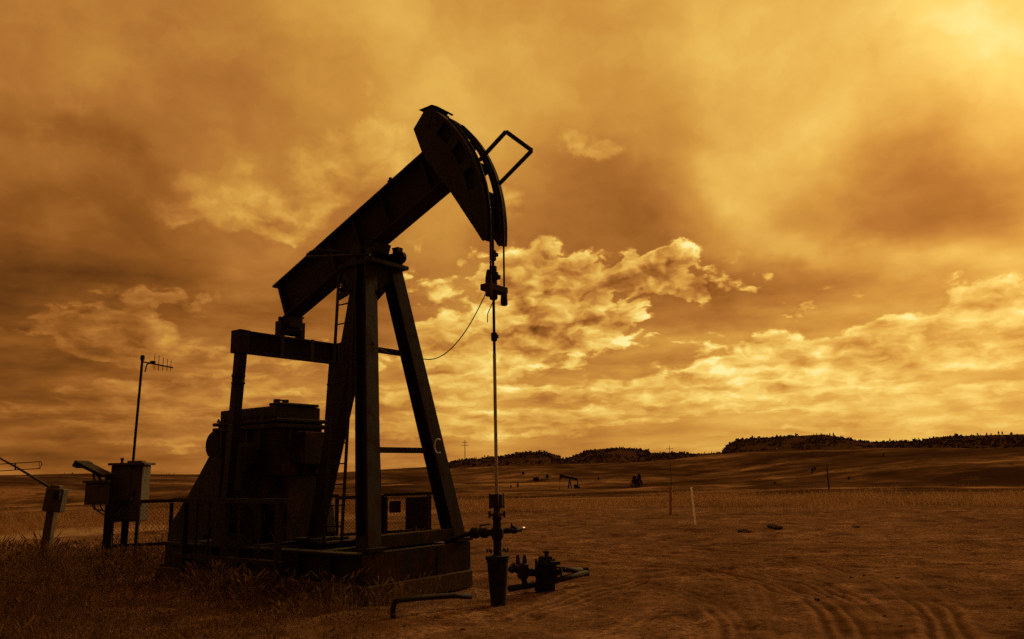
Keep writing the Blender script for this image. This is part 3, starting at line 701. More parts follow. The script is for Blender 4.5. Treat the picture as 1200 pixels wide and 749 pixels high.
mo = MB().lathe((-6.85, -.36, .98), [(0, 0), (.2, 0), (.23, .03), (.23, .10), (.26, .11), (.26, .62), (.22, .66), (.22, .74), (0, .76)], 18, 'y'); mo.ext((-7.1, -6.3), (-.3, .3), (.58, .74))
P(mo, 'motor', M_steel)
# skid
sk = MB()
for s in (-1, 1): sk.ibeam((-6.6, s*.95, .44), (-1.5, s*.95, .44), .20, .40, .03, .03)
for q in (-6.5, -5.6, -3.8, -2.6): sk.ibeam((q, -.85, .45), (q, .85, .45), .16, .36, .03, .03)
sk.ext((-6.6, -4.0), (-.92, .92), (.62, .665))
for q in (-5.9, -5.1, -4.4, -3.4, -2.9, -2.2): sk.ext((q-.015, q+.015), (-1.04, -.97), (.27, .61))
SK = P(sk, 'skid', M_steel)
P(MB().ext((-1.52, -1.40), (-1.06, 1.10), (.24, .665)), 'front_plate', M_rust, SK, bevel=.01)
P(MB().ext((-1.415, -1.385), (.32, .42), (.0, .64)), 'front_strap', M_steel, SK)
# ladder
def lad(f_top, f_bot, z): t = (5.0-z)/4.35; return (f_top+(f_bot-f_top)*t, -.50, z)
ldm = MB()
for a, c in ((-2.74, -2.97), (-2.34, -2.57)): ldm.bar(lad(a, c, 4.88), lad(a, c, .68), .05, .022, (0, 1, 0))
LD = P(ldm, 'ladder', M_steel)
for k in range(13):
    z = .95+.31*k
    P(MB().tube([lad(-2.74, -2.97, z), lad(-2.34, -2.57, z)], .012, 6), 'rung', M_steel, LD)

# ------------------------------------------------------------------ foundation
fo = MB().box((-4.02-BO[0], .02, .10), (5.3, 2.20, .27)).build('foundation', M_conc, None, bevel=.02)
fo.location = L2W(BO); fo.rotation_euler = (0, 0, RZ)
tag(fo, 'low weathered concrete slab under the skid of the large pump jack', 'concrete slab')

# ------------------------------------------------------------------ wellhead
WH = empty('wellhead', tuple(W), 'dark wellhead with stuffing box and side pipes below the hanging rod', 'wellhead', rz=RZ)
def B(mb, name, mt, parent, **k): return mb.build(name, mt, parent, **k)
B(MB().lathe((0, 0, -.05), [(.0, 0), (.10, 0), (.105, .08), (.125, .30), (.138, .50), (.142, .56), (.155, .57), (.155, .585), (.142, .60), (.165, .605), (.165, .65), (.06, .655)], 24), 'casing', M_black, WH)
for a in range(0, 360, 45):
    B(MB().lathe((.14*math.cos(R(a)), .14*math.sin(R(a)), .645), [(.014, 0), (.014, .03), (.009, .03), (.009, .05)], 6), 'bolt', M_rust, WH)
B(MB().lathe((0, 0, .60), [(.055, 0), (.06, .02), (.055, .04), (.055, .20), (.07, .22), (.085, .26), (.085, .34), (.06, .38), (.055, .46), (.065, .48), (.06, .52)], 18), 'tubing_tee', M_black, WH)
ar = MB().tube([(0, -.02, .90), (0, -.55, .88)], .042, 12); ar.lathe((0, -.36, .885), [(.05, -.04), (.065, -.03), (.065, .03), (.05, .04)], 12, 'y'); ar.lathe((0, -.55, .88), [(.05, -.05), (.06, 0), (.05, .05)], 12, 'y')
ar.tube([(0, -.38, .92), (0, -.40, 1.0)], .018, 8); ar.tube([(0, -.62, .88), (-.1, -.9, .86), (-.25, -1.0, .7)], .03, 10)
ar2 = MB(); d0 = np.array([-.62, -.35])  # toward the skid
ar2.tube([(-.02, 0, .90), (-.55, .18, .87)], .045, 12); ar2.lathe((-.30, .09, .885), [(.055, -.05), (.07, -.04), (.07, .04), (.055, .05)], 12, 'x')
ar2.lathe((-.55, .18, .87), [(.05, -.06), (.075, -.04), (.075, .05), (.05, .06)], 12, 'x'); ar2.tube([(-.42, .13, .91), (-.40, .13, .98), (-.20, .1, 1.0)], .012, 6)
ar2.tube([(-.55, .18, .87), (-.8, .26, .83), (-1.30, .42, .70)], .035, 10)
B(ar2, 'inlet_pipe', M_black, WH)
ot = MB().tube([(.01, .02, .91), (.08, .42, .92)], .036, 12); ot.lathe((.055, .30, .92), [(.045, -.03), (.055, -.02), (.055, .02), (.045, .03)], 12, 'y'); ot.tube([(.05, .26, .95), (.05, .26, 1.01)], .014, 6)
OT = B(ot, 'outlet_pipe', M_black, WH)
B(MB().tube([(.078, .41, .925), (.095, .49, .93)], [.03, .022], 10), 'end_plug', M_bright, OT)
sbx = MB().lathe((0, 0, 1.10), [(.05, 0), (.06, .03), (.05, .06), (.045, .12), (.085, .13), (.092, .16), (.09, .30), (.08, .31), (.03, .315)], 18)
for a in (0, 90, 180, 270):
    c, s = math.cos(R(a+45)), math.sin(R(a+45)); sbx.tube([(c*.1, s*.1, 1.10), (c*.1, s*.1, 1.19)], .018, 8); sbx.box((c*.08, s*.08, 1.14), (.05, .05, .03))
    sbx.tube([(c*.093, s*.093, 1.22), (c*.093, s*.093, 1.42)], .014, 6)
B(sbx, 'stuffing_box', M_rust, WH)

# flowline valves lying to the right of the well
def lw(x, y, z=0.0): p = ground(x, y, z); return p
V0 = ground(632, 690)
FV = empty('flowline_valves', (V0[0], V0[1], 0), 'low cluster of rusty valves on the flowline right of the wellhead', 'pipe valves')
def rel(x, y, dep): p = at(x, y, dep); return (p[0]-V0[0], p[1]-V0[1], p[2])
D0 = V0[1]
pl = MB().tube([rel(597, 690, D0-.25), rel(622, 686, D0), rel(652, 680, D0+.15), rel(688, 671, D0+.55)], .045, 12)
B(pl, 'flowline', M_rust, FV)
pl2 = MB().tube([rel(650, 667, D0+.1), rel(668, 668, D0+.35), rel(684, 669, D0+.6)], .042, 12); c = rel(686, 670, D0+.6); pl2.lathe(c, [(.06, -.05), (.07, -.03), (.07, .05), (.05, .06)], 12, 'x')
B(pl2, 'branch_pipe', M_rust, FV)
vb = MB(); c = rel(641, 668, D0)
vb.lathe((c[0], c[1], c[2]-.32), [(.05, 0), (.075, .02), (.075, .06), (.06, .07), (.06, .12)], 14)
vb.box((c[0], c[1], c[2]-.06), (.24, .22, .26), Matrix.Rotation(.5, 3, 'Z'), (.86, .9)); vb.box((c[0]+.02, c[1], c[2]+.10), (.27, .25, .05), Matrix.Rotation(.5, 3, 'Z'))
vb.box((c[0]-.02, c[1], c[2]+.16), (.17, .17, .08), Matrix.Rotation(.5, 3, 'Z'), (.8, .8)); vb.lathe((c[0], c[1], c[2]+.19), [(.03, 0), (.03, .05), (.05, .055), (.05, .08), (.02, .09)], 8)
for a in (20, 110, 200, 290): vb.lathe((c[0]+.12*math.cos(R(a)), c[1]+.11*math.sin(R(a)), c[2]+.12), [(.018, 0), (.018, .035)], 6)
vb.box((c[0]-.04, c[1]-.02, c[2]-.24), (.3, .12, .10)); vb.tube([(c[0]-.15, c[1]-.05, c[2]-.2), (c[0]-.16, c[1]-.05, c[2]+.06), (c[0]-.10, c[1]-.05, c[2]+.09)], .018, 8)
vb.tube([(c[0]+.10, c[1]-.1, c[2]-.02), (c[0]+.17, c[1]-.14, c[2]-.02)], .05, 10); vb.lathe((c[0]+.18, c[1]-.14, c[2]-.02), [(.02, 0), (.06, .01), (.06, .03), (.02, .04)], 10, 'x')
VB = B(vb, 'check_valve', M_black, FV)
gv = MB(); c = rel(613, 668, D0-.02)
gv.tube([rel(600, 665, D0-.1), rel(613, 669, D0-.02), rel(632, 672, D0)], [.055, .07, .05], 12)
gv.lathe((c[0], c[1], c[2]-.12), [(.07, 0), (.09, .04), (.09, .20), (.05, .22)], 14)
for q in (607, 615):
    a = rel(q, 664, D0-.02); gv.lathe((a[0], a[1], a[2]), [(.03, 0), (.035, .04), (.03, .12), (.02, .17)], 10)
gv.tube([rel(599, 664, D0-.1), rel(603, 667, D0-.08)], .075, 12); gv.tube([rel(612, 672, D0), rel(616, 686, D0)], .045, 10)
B(gv, 'gate_valve', M_rust, FV)
B(MB().tube([rel(628, 655, D0-.15), rel(629.5, 697, D0-.15)], .016, 8), 'support_stake', M_black, FV)
# bent pipe in the foreground
g0 = ground(460, 726)
GP = MB(); dep = g0[1]
pp = [tuple(at(460.5, 732, dep)), tuple(at(460.5, 712, dep)), tuple(at(462, 706, dep+.02)), tuple(at(468, 703, dep+.08)), tuple(at(500, 700, dep+.5)), tuple(at(530, 698, dep+.85)), tuple(at(552, 699, dep+1.05))]
gpo = GP.tube([tuple(np.array(p)-g0) for p in pp], .036, 12).build('ground_pipe', M_black); gpo.location = g0
tag(gpo, 'bent dark pipe rising from the ground in front of the concrete slab', 'pipe')

# ------------------------------------------------------------------ guard fence behind the pump jack
def fence_panel(name, pts, h, hb, label, posts, mesh=True):
    """pts: two world xy ends"""
    a, c = np.array(pts[0]), np.array(pts[1]); mid = (a+c)/2; dvec = (c-a); ln = np.linalg.norm(dvec); rz = math.atan2(dvec[1], dvec[0])
    o = empty(name, (mid[0], mid[1], 0), label, 'fence', 'guard fence panels behind the pump jack', rz)
    B(MB().bar((-ln/2-.03, 0, h), (ln/2+.03, 0, h), .07, .07), 'top_rail', M_steel2, o)
    B(MB().bar((-ln/2, 0, hb), (ln/2, 0, hb), .06, .06), 'bottom_rail', M_steel2, o)
    for t in posts: B(MB().bar((-ln/2+t*ln, 0, -.1), (-ln/2+t*ln, 0, h-.04), .075, .075, (0, 1, 0)), 'post', M_steel2, o)
    if mesh:
        mb = MB(); n = int(ln/.075)
        hh = h-hb-.07
        for k in range(-int(hh/.06)-1, n+1):
            for sgn in (1, -1):
                x0 = -ln/2+k*.075; x1 = x0+hh*.9
                if sgn < 0: p0, p1 = (x0, h-.035), (x1, hb+.03)
                else: p0, p1 = (x0, hb+.03), (x1, h-.035)
                # clip to the panel
                def clip(p, q):
                    if p[0] >= -ln/2: return p
                    t = (-ln/2-p[0])/(q[0]-p[0]); return (-ln/2, p[1]+(q[1]-p[1])*t)
                def clip2(p, q):
                    if q[0] <= ln/2: return q
                    t = (ln/2-p[0])/(q[0]-p[0]); return (ln/2, p[1]+(q[1]-p[1])*t)
                if p1[0] < -ln/2+.02 or p0[0] > ln/2-.02: continue
                q0 = clip(p0, p1); q1 = clip2(p0, p1)
                mb.bar((q0[0], 0, q0[1]), (q1[0], 0, q1[1]), .0045, .0045, (0, 1, 0))
        B(mb, 'wire_mesh', M_rust, o)
    return o
fA = np.array([at(126, 590, 16.4)[0], 16.4]); fB = np.array([at(268, 588, 17.2)[0], 17.2]); fC = np.array([at(395, 584, 18.2)[0], 18.2]); fD = np.array([at(452, 580, 18.8)[0], 18.8]); fE = np.array([at(506, 578, 19.4)[0], 19.4])
ha = at(126, 589, 16.4)[2]; hc = at(452, 580, 18.8)[2]
fence_panel('guard_fence', (fA, fB), ha, .42, 'dark pipe fence panel with wire mesh beside the control cabinets', (0.0, .52, 1.0))
fence_panel('guard_fence', (fB+np.array([.15, .02]), fC), (ha+hc)/2, .45, 'fence panel running behind the gear box and ladder of the pump jack', (.2, .62, 1.0))
fe = fence_panel('guard_fence', (fD, fE), hc, .42, 'short fence panel between the two front legs, carrying a dark board', (0.0, .94))
fence_panel('guard_fence', (fC+np.array([.08, .02]), fD-np.array([.08, .0])), hc-.03, .42, 'narrow fence panel seen left of the near front leg beside the ladder', (1.0,))
# side guard along the near edge of the skid
ga, gb = L2W((-5.55, -1.42, 0))[:2], L2W((-2.75, -1.42, 0))[:2]
ng = fence_panel('guard_fence', (ga, gb), 1.36, .50, 'nearest black guard panel along the side of the pump jack base, in the tall grass', (.10, .5, .96), False)
for t_ in (.22, .34, .62, .8): B(MB().bar((-1.4+t_*2.8, 0, .5), (-1.4+t_*2.8, 0, 1.34), .03, .03, (0, 1, 0)), 'bar', M_steel2, ng)
# the dark board on the fence and a smaller plate
sg_a = at(476, 601, 18.95); 
sb_ = MB().box((0, 0, 0), (.58, .03, .72)); 
so_ = sb_.build('fence_board', M_black, None, bevel=.006); so_.location = at(489, 601, 18.98); so_.rotation_euler = (0, 0, math.atan2(*(fE-fD)[::-1])); tag(so_, 'large black board hanging on the short fence panel between the front legs', 'board')
s2 = MB().box((0, 0, 0), (.28, .025, .26)).build('fence_plate', M_steel2, None, bevel=.005); s2.location = at(463, 594, 18.75); s2.rotation_euler = so_.rotation_euler; tag(s2, 'small brown plate on the fence mesh left of the black board', 'plate')

# ------------------------------------------------------------------ control cabinets, antennas, posts at the left
def upright(px0, py0, px1, py1, dep): return at(px0, py0, dep), at(px1, py1, dep)
DC = 16.75
b0 = at(150, 640, DC); base = np.array([b0[0], DC, 0.0])
CC = empty('control_cabinet', tuple(base), 'tall grey electrical cabinet on a post behind the mesh fence', 'electrical cabinet')
c_ = at(152, 578, DC)-base
B(MB().box(tuple(c_), (.64, .40, 1.12)), 'cabinet_body', M_grey, CC, bevel=.015)
B(MB().box((c_[0]-.0, c_[1]-.21, c_[2]-.02), (.56, .03, 1.0)), 'door', M_grey, CC, bevel=.008)
B(MB().box((c_[0]+.02, c_[1]-.02, c_[2]+.585), (.74, .54, .05)).box((c_[0]+.1, c_[1], c_[2]+.625), (.30, .2, .05)).lathe((c_[0]-.2, c_[1], c_[2]+.60), [(.03, 0), (.03, .08), (.045, .09), (.02, .12)], 8), 'rain_hood', M_grey, CC, bevel=.008)
B(MB().bar((c_[0]-.05, c_[1], -.1), (c_[0]-.05, c_[1], c_[2]-.55), .10, .10, (0, 1, 0)).bar((c_[0]+.2, c_[1], -.1), (c_[0]+.2, c_[1], c_[2]-.55), .06, .06, (0, 1, 0)), 'post', M_steel2, CC)
B(MB().box((c_[0]+.2, c_[1]-.24, c_[2]), (.03, .04, .12)), 'handle', M_black, CC)
p1 = at(116, 577, 16.3)
b1 = np.array([at(128, 660, 16.3)[0], 16.3, 0.0])
JB = empty('junction_box', tuple(b1), 'small pale junction box with dangling cables on a leaning steel post', 'electrical box')
B(MB().bar((0, 0, -.1), tuple(at(132, 556, 16.3)-b1), .09, .09, (0, 1, 0)), 'post', M_steel2, JB)
q = p1-b1
B(MB().box(tuple(q), (.46, .22, .47)), 'box_body', M_grey, JB, bevel=.012)
B(MB().box((q[0], q[1]-.12, q[2]+.21), (.52, .10, .05)).box((q[0]+.02, q[1]-.122, q[2]-.01), (.36, .02, .34)), 'box_lid', M_grey, JB, bevel=.005)
for (xa, xb, yb) in ((110, 140, 604), (117, 138, 602), (108, 132, 598)):
    pts = [at(xa, 588, 16.25)-b1, at(xa+2, 596, 16.2)-b1, at((xa+xb)/2-2, yb, 16.15)-b1, at(xb-4, yb+1, 16.15)-b1, at(xb+8, yb-8, 16.35)-b1, at(xb+14, yb-22, 16.4)-b1]
    Q = []
    for i in range(len(pts)-1):
        P0, P1, P2, P3 = pts[max(i-1, 0)], pts[i], pts[i+1], pts[min(i+2, len(pts)-1)]
        for t in np.linspace(0, 1, 6, endpoint=False): Q.append(tuple(.5*((2*P1)+(-P0+P2)*t+(2*P0-5*P1+4*P2-P3)*t*t+(-P0+3*P1-3*P2+P3)*t**3)))
    B(MB().tube(Q, .013, 6), 'cable', M_cable, JB)
# solar panel on its bracket above the junction box
sp0 = at(97, 543, 16.3); sp1 = at(127, 558, 16.3); mid = (sp0+sp1)/2
SP = empty('solar_panel', (mid[0], mid[1], mid[2]-.25), 'small tilted solar panel seen edge-on above the pale junction box', 'solar panel')
dv = Vector(sp1-sp0); ln = dv.length; an = math.atan2(dv.z, dv.x)
B(MB().box((0, 0, .25), (ln, .5, .06), Matrix.Rotation(-an, 3, 'Y')), 'panel', M_black, SP, bevel=.006)
B(MB().box((-.27, 0, .36), (.1, .52, .12), Matrix.Rotation(-an, 3, 'Y')), 'panel_edge', M_steel, SP)
B(MB().bar((0, 0, .22), (.18, 0, -.05), .04, .04).bar((-.05, 0, .24), (.0, 0, .02), .03, .03).bar((.26, 0, .12), (.27, 0, -.15), .08, .08, (0, 1, 0)), 'bracket', M_steel, SP)
# antenna mast
DA = 16.55
mb0 = at(148, 628, DA); mt0 = at(167, 420, DA); mbase = np.array([mb0[0], mb0[1], mb0[2]])
AM = empty('antenna_mast', tuple(mbase), 'tall thin mast with a comb antenna rising beside the grey cabinet', 'antenna')
mtop = mt0-mbase
B(MB().tube([(0, 0, -.3), tuple(mtop*.5), tuple(mtop)], .028, 8), 'mast', M_steel2, AM)
bm0 = at(167, 424, DA)-mbase; bm1 = at(203, 431, DA+.25)-mbase
ya = MB().tube([tuple(bm0), tuple(bm1)], .016, 6)
ya.tube([tuple(at(170, 436, DA)-mbase), tuple(at(172, 427, DA)-mbase), tuple(at(180, 425, DA+.05)-mbase)], .014, 6)
B(ya, 'boom', M_steel2, AM)
for k, t in enumerate((.38, .52, .66, .80, .92)):
    c = Vector(bm0)+(Vector(bm1)-Vector(bm0))*t; h = .22-.02*k
    B(MB().tube([tuple(c-Vector((0, 0, h*.6))), tuple(c+Vector((0, 0, h)))], .006, 5), 'director_rod', M_steel2, AM)
B(MB().lathe(tuple(mtop), [(.03, -.05), (.045, -.03), (.045, .05), (.02, .07)], 8), 'mast_clamp', M_black, AM)
B(MB().box((mtop[0]+.22, mtop[1], mtop[2]-.09), (.10, .05, .06)), 'boom_joint', M_black, AM)
# leaning meter post
DM = 16.6
m0 = at(49, 668, DM); m0[2] = 0; m1 = at(64, 574, DM)
MP = empty('meter_post', tuple(m0), 'leaning wooden post with a grey meter box near the left edge', 'meter post')
B(MB().bar((0, 0, -.15), tuple(at(62.5, 590, DM)-m0), .17, .17, (0, 1, 0), .15, .15), 'post', M_wood, MP, bevel=.012)
c = at(65, 586, DM-.12)-m0; Mr = Matrix.Rotation(R(7), 3, 'Y')
B(MB().box(tuple(c), (.36, .22, .46), Mr), 'meter_box', M_grey, MP, bevel=.02)
B(MB().box((c[0]+.11, c[1]-.13, c[2]+.10), (.12, .10, .16), Mr).lathe((c[0]+.12, c[1]-.16, c[2]+.10), [(.0, -.05), (.06, -.04), (.06, .03), (0, .04)], 12, 'y'), 'meter', M_black, MP)
B(MB().box(tuple(at(66, 572, DM-.1)-m0), (.2, .18, .12), Mr), 'box_cap', M_grey, MP, bevel=.02)
# loop antenna by the post
DL = 16.7
l0 = at(57, 570, DL)
LA = empty('loop_antenna', tuple(l0), 'thin folded loop antenna on a slanting arm at the far left edge', 'antenna')
def rl_(x, y, d=DL): return tuple(at(x, y, d)-l0)
B(MB().tube([rl_(58, 571), rl_(20, 548), rl_(-4, 535)], [.03, .022, .018], 8), 'arm', M_grey, LA)
B(MB().tube([rl_(-60, 546), rl_(0, 544), rl_(48, 541), rl_(49, 544), rl_(47, 549), rl_(0, 552), rl_(-60, 556)], .010, 6), 'loop', M_rust, LA)
B(MB().tube([rl_(18, 543), rl_(18, 551)], .016, 6), 'spacer', M_grey, LA)
B(MB().tube([rl_(46, 541), rl_(46, 549)], .006, 5), 'spacer', M_grey, LA)

# stakes in the lot
w0 = ground(815, 615); 
so1 = MB().bar((0, 0, -.1), tuple(at(810, 571, w0[1])-w0), .055, .055, (.42, 1, 0)).build('marker_stake', M_stake, None, bevel=.008); so1.location = w0
tag(so1, 'white leaning marker stake standing in the dirt lot before the grass', 'stake')
w1 = ground(786, 605)
so2 = MB().bar((0, 0, -.1), tuple(at(786, 570, w1[1])-w1), .10, .10, (.5, 1, 0)).build('wooden_stake', M_wood2, None, bevel=.01); so2.location = w1
tag(so2, 'short reddish wooden post left of the white stake at the grass edge', 'post')

# ------------------------------------------------------------------ utility poles
def on_ground(x, y, r):
    a, _ = azel(x, y); X, Y = r*math.sin(a), r*math.cos(a); return np.array([X, Y, gz(X, Y)])
def top_at(x, y, p):
    d = ray(x, y); k = math.hypot(p[0], p[1])/math.hypot(d[0], d[1]); return C+d*k
def pole(x, ytop, r, label, arms, rad):
    p = on_ground(x, ytop+30, r); t = top_at(x, ytop, p); h = t[2]-p[2]
    o = empty('utility_pole', tuple(p), label, 'utility pole', 'utility poles on the prairie')
    B(MB().tube([(0, 0, -.5), (0, 0, h)], [rad, rad*.75], 8), 'shaft', M_wood, o)
    for dz, wd in arms:
        B(MB().bar((-wd/2, -rad, h-dz), (wd/2, -rad, h-dz), rad*.9, rad*1.1), 'crossarm', M_wood, o)
    if arms:
        for s in (-.45, .45): B(MB().lathe((s*arms[0][1], -rad, h-arms[0][0]+.05), [(rad*.4, 0), (rad*.6, rad*.8), (rad*.3, rad*2)], 8), 'insulator', M_black, o)
    return o
pole(545, 515.5, 560, 'far utility pole with two crossarms on the skyline behind the front legs', [(1.9, 3.4), (3.8, 5.0)], .28)
pole(786, 522, 230, 'utility pole with one crossarm above the wooden and white stakes', [(.9, 1.9)], .09)
pole(971.5, 543, 62, 'thin bare pole without crossarm standing right of the white stake', [], .07)

# ------------------------------------------------------------------ far pump jack, sheds, shrubs
p = on_ground(668, 575, 262)
FP = empty('distant_pump_jack', (p[0], p[1], p[2]), 'tiny distant pump jack on the slope beyond the dirt lot', 'pump jack', rz=R(168)); FP.scale = (1.0, 1.0, 1.08)
B(MB().bar((-.7, -.5, 0), (0, 0, 3.6), .34, .34, (0, 1, 0)).bar((.7, -.5, 0), (0, 0, 3.6), .34, .34, (0, 1, 0)).bar((-.7, .5, 0), (0, 0, 3.6), .34, .34, (0, 1, 0)).bar((.7, .5, 0), (0, 0, 3.6), .34, .34, (0, 1, 0)), 'samson_post', M_rust, FP)
B(MB().bar((-2.6, 0, 3.3), (2.4, 0, 4.3), .4, .75), 'walking_beam', M_rust, FP)
B(MB().prism([(2.1, 4.9), (2.9, 4.9), (3.3, 4.2), (3.3, 3.1), (2.3, 3.9)], -.2, .2), 'horse_head', M_rust, FP)
B(MB().ext((-2.6, -1.4), (-.5, .5), (.5, 1.9)).prism([(-3.2, .3), (-2.2, .3), (-2.1, 1.2), (-2.6, 1.7), (-3.1, 1.2)], -.7, -.5), 'gear_reducer', M_rust, FP)
B(MB().bar((-2.5, .6, 3.2), (-2.6, .6, 1.0), .14, .14, (0, 1, 0)).bar((-2.5, -.6, 3.2), (-2.6, -.6, 1.0), .14, .14, (0, 1, 0)), 'pitman_arm', M_rust, FP)
B(MB().ext((-3.4, 1.6), (-.8, .8), (-.5, .4)), 'skid', M_rust, FP)
B(MB().tube([(3.32, 0, 3.2), (3.32, 0, 0)], .04, 6).lathe((3.32, 0, 0), [(.2, -.3), (.2, .9), (.1, 1.0)], 8), 'polished_rod', M_rust, FP)
wh = B(MB().box((.4, -.9, .75), (.5, .12, .5)), 'control_box', M_white, FP)
def shed(x, y, r, w, h, d, label, mt):
    p = on_ground(x, y, r); o = empty('storage_shed', tuple(p), label, 'shed', 'far pale sheds on the hillside')
    B(MB().ext((-w/2, w/2), (-d/2, d/2), (-.6, h)), 'wall', mt, o)
    B(MB().prism([(-w/2-.2, h+.01), (w/2+.2, h+.01), (0, h+.12*w)], -d/2-.2, d/2+.2), 'roof', M_white, o)
    B(MB().ext((-.5, .5), (-d/2-.03, -d/2-.01), (0, min(2.0, h*.8))), 'door', M_steel2, o)
shed(641, 556, 345, 3.2, 1.9, 3.0, 'pale far shed on the hillside just right of the distant pump jack', M_white)
shed(628, 557, 340, 2.4, 1.5, 2.4, 'smaller grey far shed close beside the pale one on the hillside', M_grey)
shed(613, 554, 355, 1.8, 1.3, 2.0, 'smallest far shed left of the other two on the hillside', M_white)

# ------------------------------------------------------------------ vegetation
def quads_to_obj(name, V, mt, kind=None, label=None, cat=None, tri=False):
    n = 3 if tri else 4
    V = np.asarray(V, np.float32).reshape(-1, 3); nf = len(V)//n
    me = bpy.data.meshes.new(name); me.vertices.add(len(V)); me.vertices.foreach_set('co', V.ravel())
    me.loops.add(len(V)); me.loops.foreach_set('vertex_index', np.arange(len(V), dtype=np.int32))
    me.polygons.add(nf); me.polygons.foreach_set('loop_start', (np.arange(nf)*n).astype(np.int32))
    me.update(calc_edges=True); me.materials.append(mt)
    o = bpy.data.objects.new(name, me); col.objects.link(o)
    return tag(o, label, cat, None, kind)
def blades(x, y, h, wd, lean, head=0.0):
    """three-quad curved blades, optional seed head"""
    n = len(x); z = terrain(x, y)+track_field(x, y)[0]-.01
    a = rng.uniform(0, 2*math.pi, n); la = rng.uniform(0, 2*math.pi, n)
    sx, sy = np.cos(a)*wd/2, np.sin(a)*wd/2
    lx, ly = np.cos(la)*lean*h, np.sin(la)*lean*h
    lv = []
    for t, k in ((0, 1.0), (.45, .85), (.8, .55), (1.0, .12)):
        cx, cy, cz = x+lx*t*t, y+ly*t*t, z+h*(t-.18*lean*t*t)
        lv.append((np.stack([cx-sx*k, cy-sy*k, cz], 1), np.stack([cx+sx*k, cy+sy*k, cz], 1), (cx, cy, cz)))
    Q = [np.stack([lv[i][0], lv[i][1], lv[i+1][1], lv[i+1][0]], 1) for i in range(3)]
    if head > 0:
        sel = rng.random(n) < head; cx, cy, cz = (q[sel] for q in lv[2][2]); tx, ty, tz = (q[sel] for q in lv[3][2])
        hw = .009+.008*rng.random(sel.sum())
        ex = tx-cx; ey = ty-cy; ez = tz-cz
        for b in (0, math.pi/2):
            px, py = np.cos(b+a[sel])*hw, np.sin(b+a[sel])*hw
            Q.append(np.stack([np.stack([cx, cy, cz], 1), np.stack([cx+ex*.5+px, cy+ey*.5+py, cz+ez*.5], 1), np.stack([tx+ex*.2, ty+ey*.2, tz+ez*.2], 1), np.stack([cx+ex*.5-px, cy+ey*.5-py, cz+ez*.5], 1)], 1))
    return np.concatenate(Q)
def region(n, x0, x1, y0, y1, dens=None):
    """random ground points uniform on the ground inside a box, thinned by dens(x,y)"""
    x = rng.uniform(x0, x1, n); y = rng.uniform(y0, y1, n)
    if dens is not None:
        k = rng.random(n) < dens(x, y); x, y = x[k], y[k]
    return x, y
def pj_local(x, y):
    dx, dy = x-W[0], y-W[1]; return dx*fv[0]+dy*fv[1], dx*wv[0]+dy*wv[1]
def outside_slab(x, y):
    f_, w_ = pj_local(x, y); return ~((f_ > -7.4) & (f_ < -1.05) & (np.abs(w_) < 1.33))
def d_near(x, y):
    f_, w_ = pj_local(x, y)
    k = np.clip((-1.2-x)/1.8 + .9*fbm(x/1.4, y/1.4, 3, 5), 0, 1)
    k = k*np.clip(.35+1.6*(fbm(x/.7, y/.7, 2, 9)+.35), .1, 1)
    # thin strip of growth hugging the slab
    k = np.maximum(k, .8*((f_ < -1.6) & (np.abs(w_+1.7) < .45)))
    return k*outside_slab(x, y)*(y < 19+0*x)
x, y = region(85000, -13, 1.0, 6.5, 19, d_near)
h = rng.uniform(.14, .56, len(x))*(1+.4*np.exp(-((pj_local(x, y)[1]+1.65)/.35)**2))*np.clip(.75+.9*fbm(x/1.1, y/1.1, 2, 41), .4, 1.35)
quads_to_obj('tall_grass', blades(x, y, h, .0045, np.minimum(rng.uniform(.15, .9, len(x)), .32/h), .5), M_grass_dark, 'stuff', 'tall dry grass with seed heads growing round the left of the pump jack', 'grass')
def d_strip(x, y):
    r = np.hypot(x, y); k = np.exp(-((r-41)/4.5)**2)
    return k*np.clip(.38+2.2*fbm(x/5, y/2.2, 4, 15), 0, 1)*np.where(x < -9, .6, 1)
x, y = region(420000, -34, 38, 30, 56, d_strip)
h = rng.uniform(.30, .72, len(x))*np.clip(.8+.8*fbm(x/3, y/3, 2, 45), .4, 1.3)
quads_to_obj('grass_strip', blades(x, y, h, .012, rng.uniform(.15, .8, len(x)), .15), M_grass, 'stuff', 'band of pale tall grass along the far edge of the dirt lot', 'grass')
def d_lot(x, y):
    k = np.clip(1.5*fbm(x/2.2, y/2.2, 5, 17)+.06, 0, 1)*1.0
    return k*np.clip(1-1.6*track_field(x, y)[1], 0, 1)
x, y = region(520000, -4, 28, 7, 34, d_lot)
h = rng.uniform(.015, .085, len(x))*np.clip(.6+1.2*fbm(x/1.1, y/1.1, 3, 91), .25, 1.4)
quads_to_obj('dead_turf', blades(x, y, h, .009, rng.uniform(.6, 2.2, len(x))), M_grass, 'stuff', 'sparse short dead grass scattered over the dirt lot', 'grass')
x, y = region(60000, -34, -8, 17, 34, lambda x, y: np.clip(.5+1.3*fbm(x/3, y/3, 3, 19), 0, 1)*(np.abs((y-24.2)-(x+14)*.05) > 2.1))
h = rng.uniform(.12, .40, len(x))
quads_to_obj('pasture_grass', blades(x, y, h, .014, rng.uniform(.2, .8, len(x))), M_grass, 'stuff', 'dry pasture grass on both sides of the pale road at left', 'grass')

def tuft_mesh(name, n, h, spread, mt):
    a = rng.uniform(0, 2*math.pi, n); rr = spread*np.sqrt(rng.random(n)); L = rng.uniform(.5, 1, n)*h; Q = []
    for i in range(n):
        d = np.array([math.cos(a[i]), math.sin(a[i]), 0]); s = np.array([-d[1], d[0], 0])*.012
        b = d*rr[i]*.3; t = d*(rr[i]*.3+L[i]*rng.uniform(.2, .8))+np.array([0, 0, L[i]]); m_ = (b+t)/2+np.array([0, 0, L[i]*.12])
        Q += [b-s, b+s, m_+s*.8, m_-s*.8, m_-s*.8, m_+s*.8, t+s*.1, t-s*.1]
    return quads_to_obj(name, Q, mt)
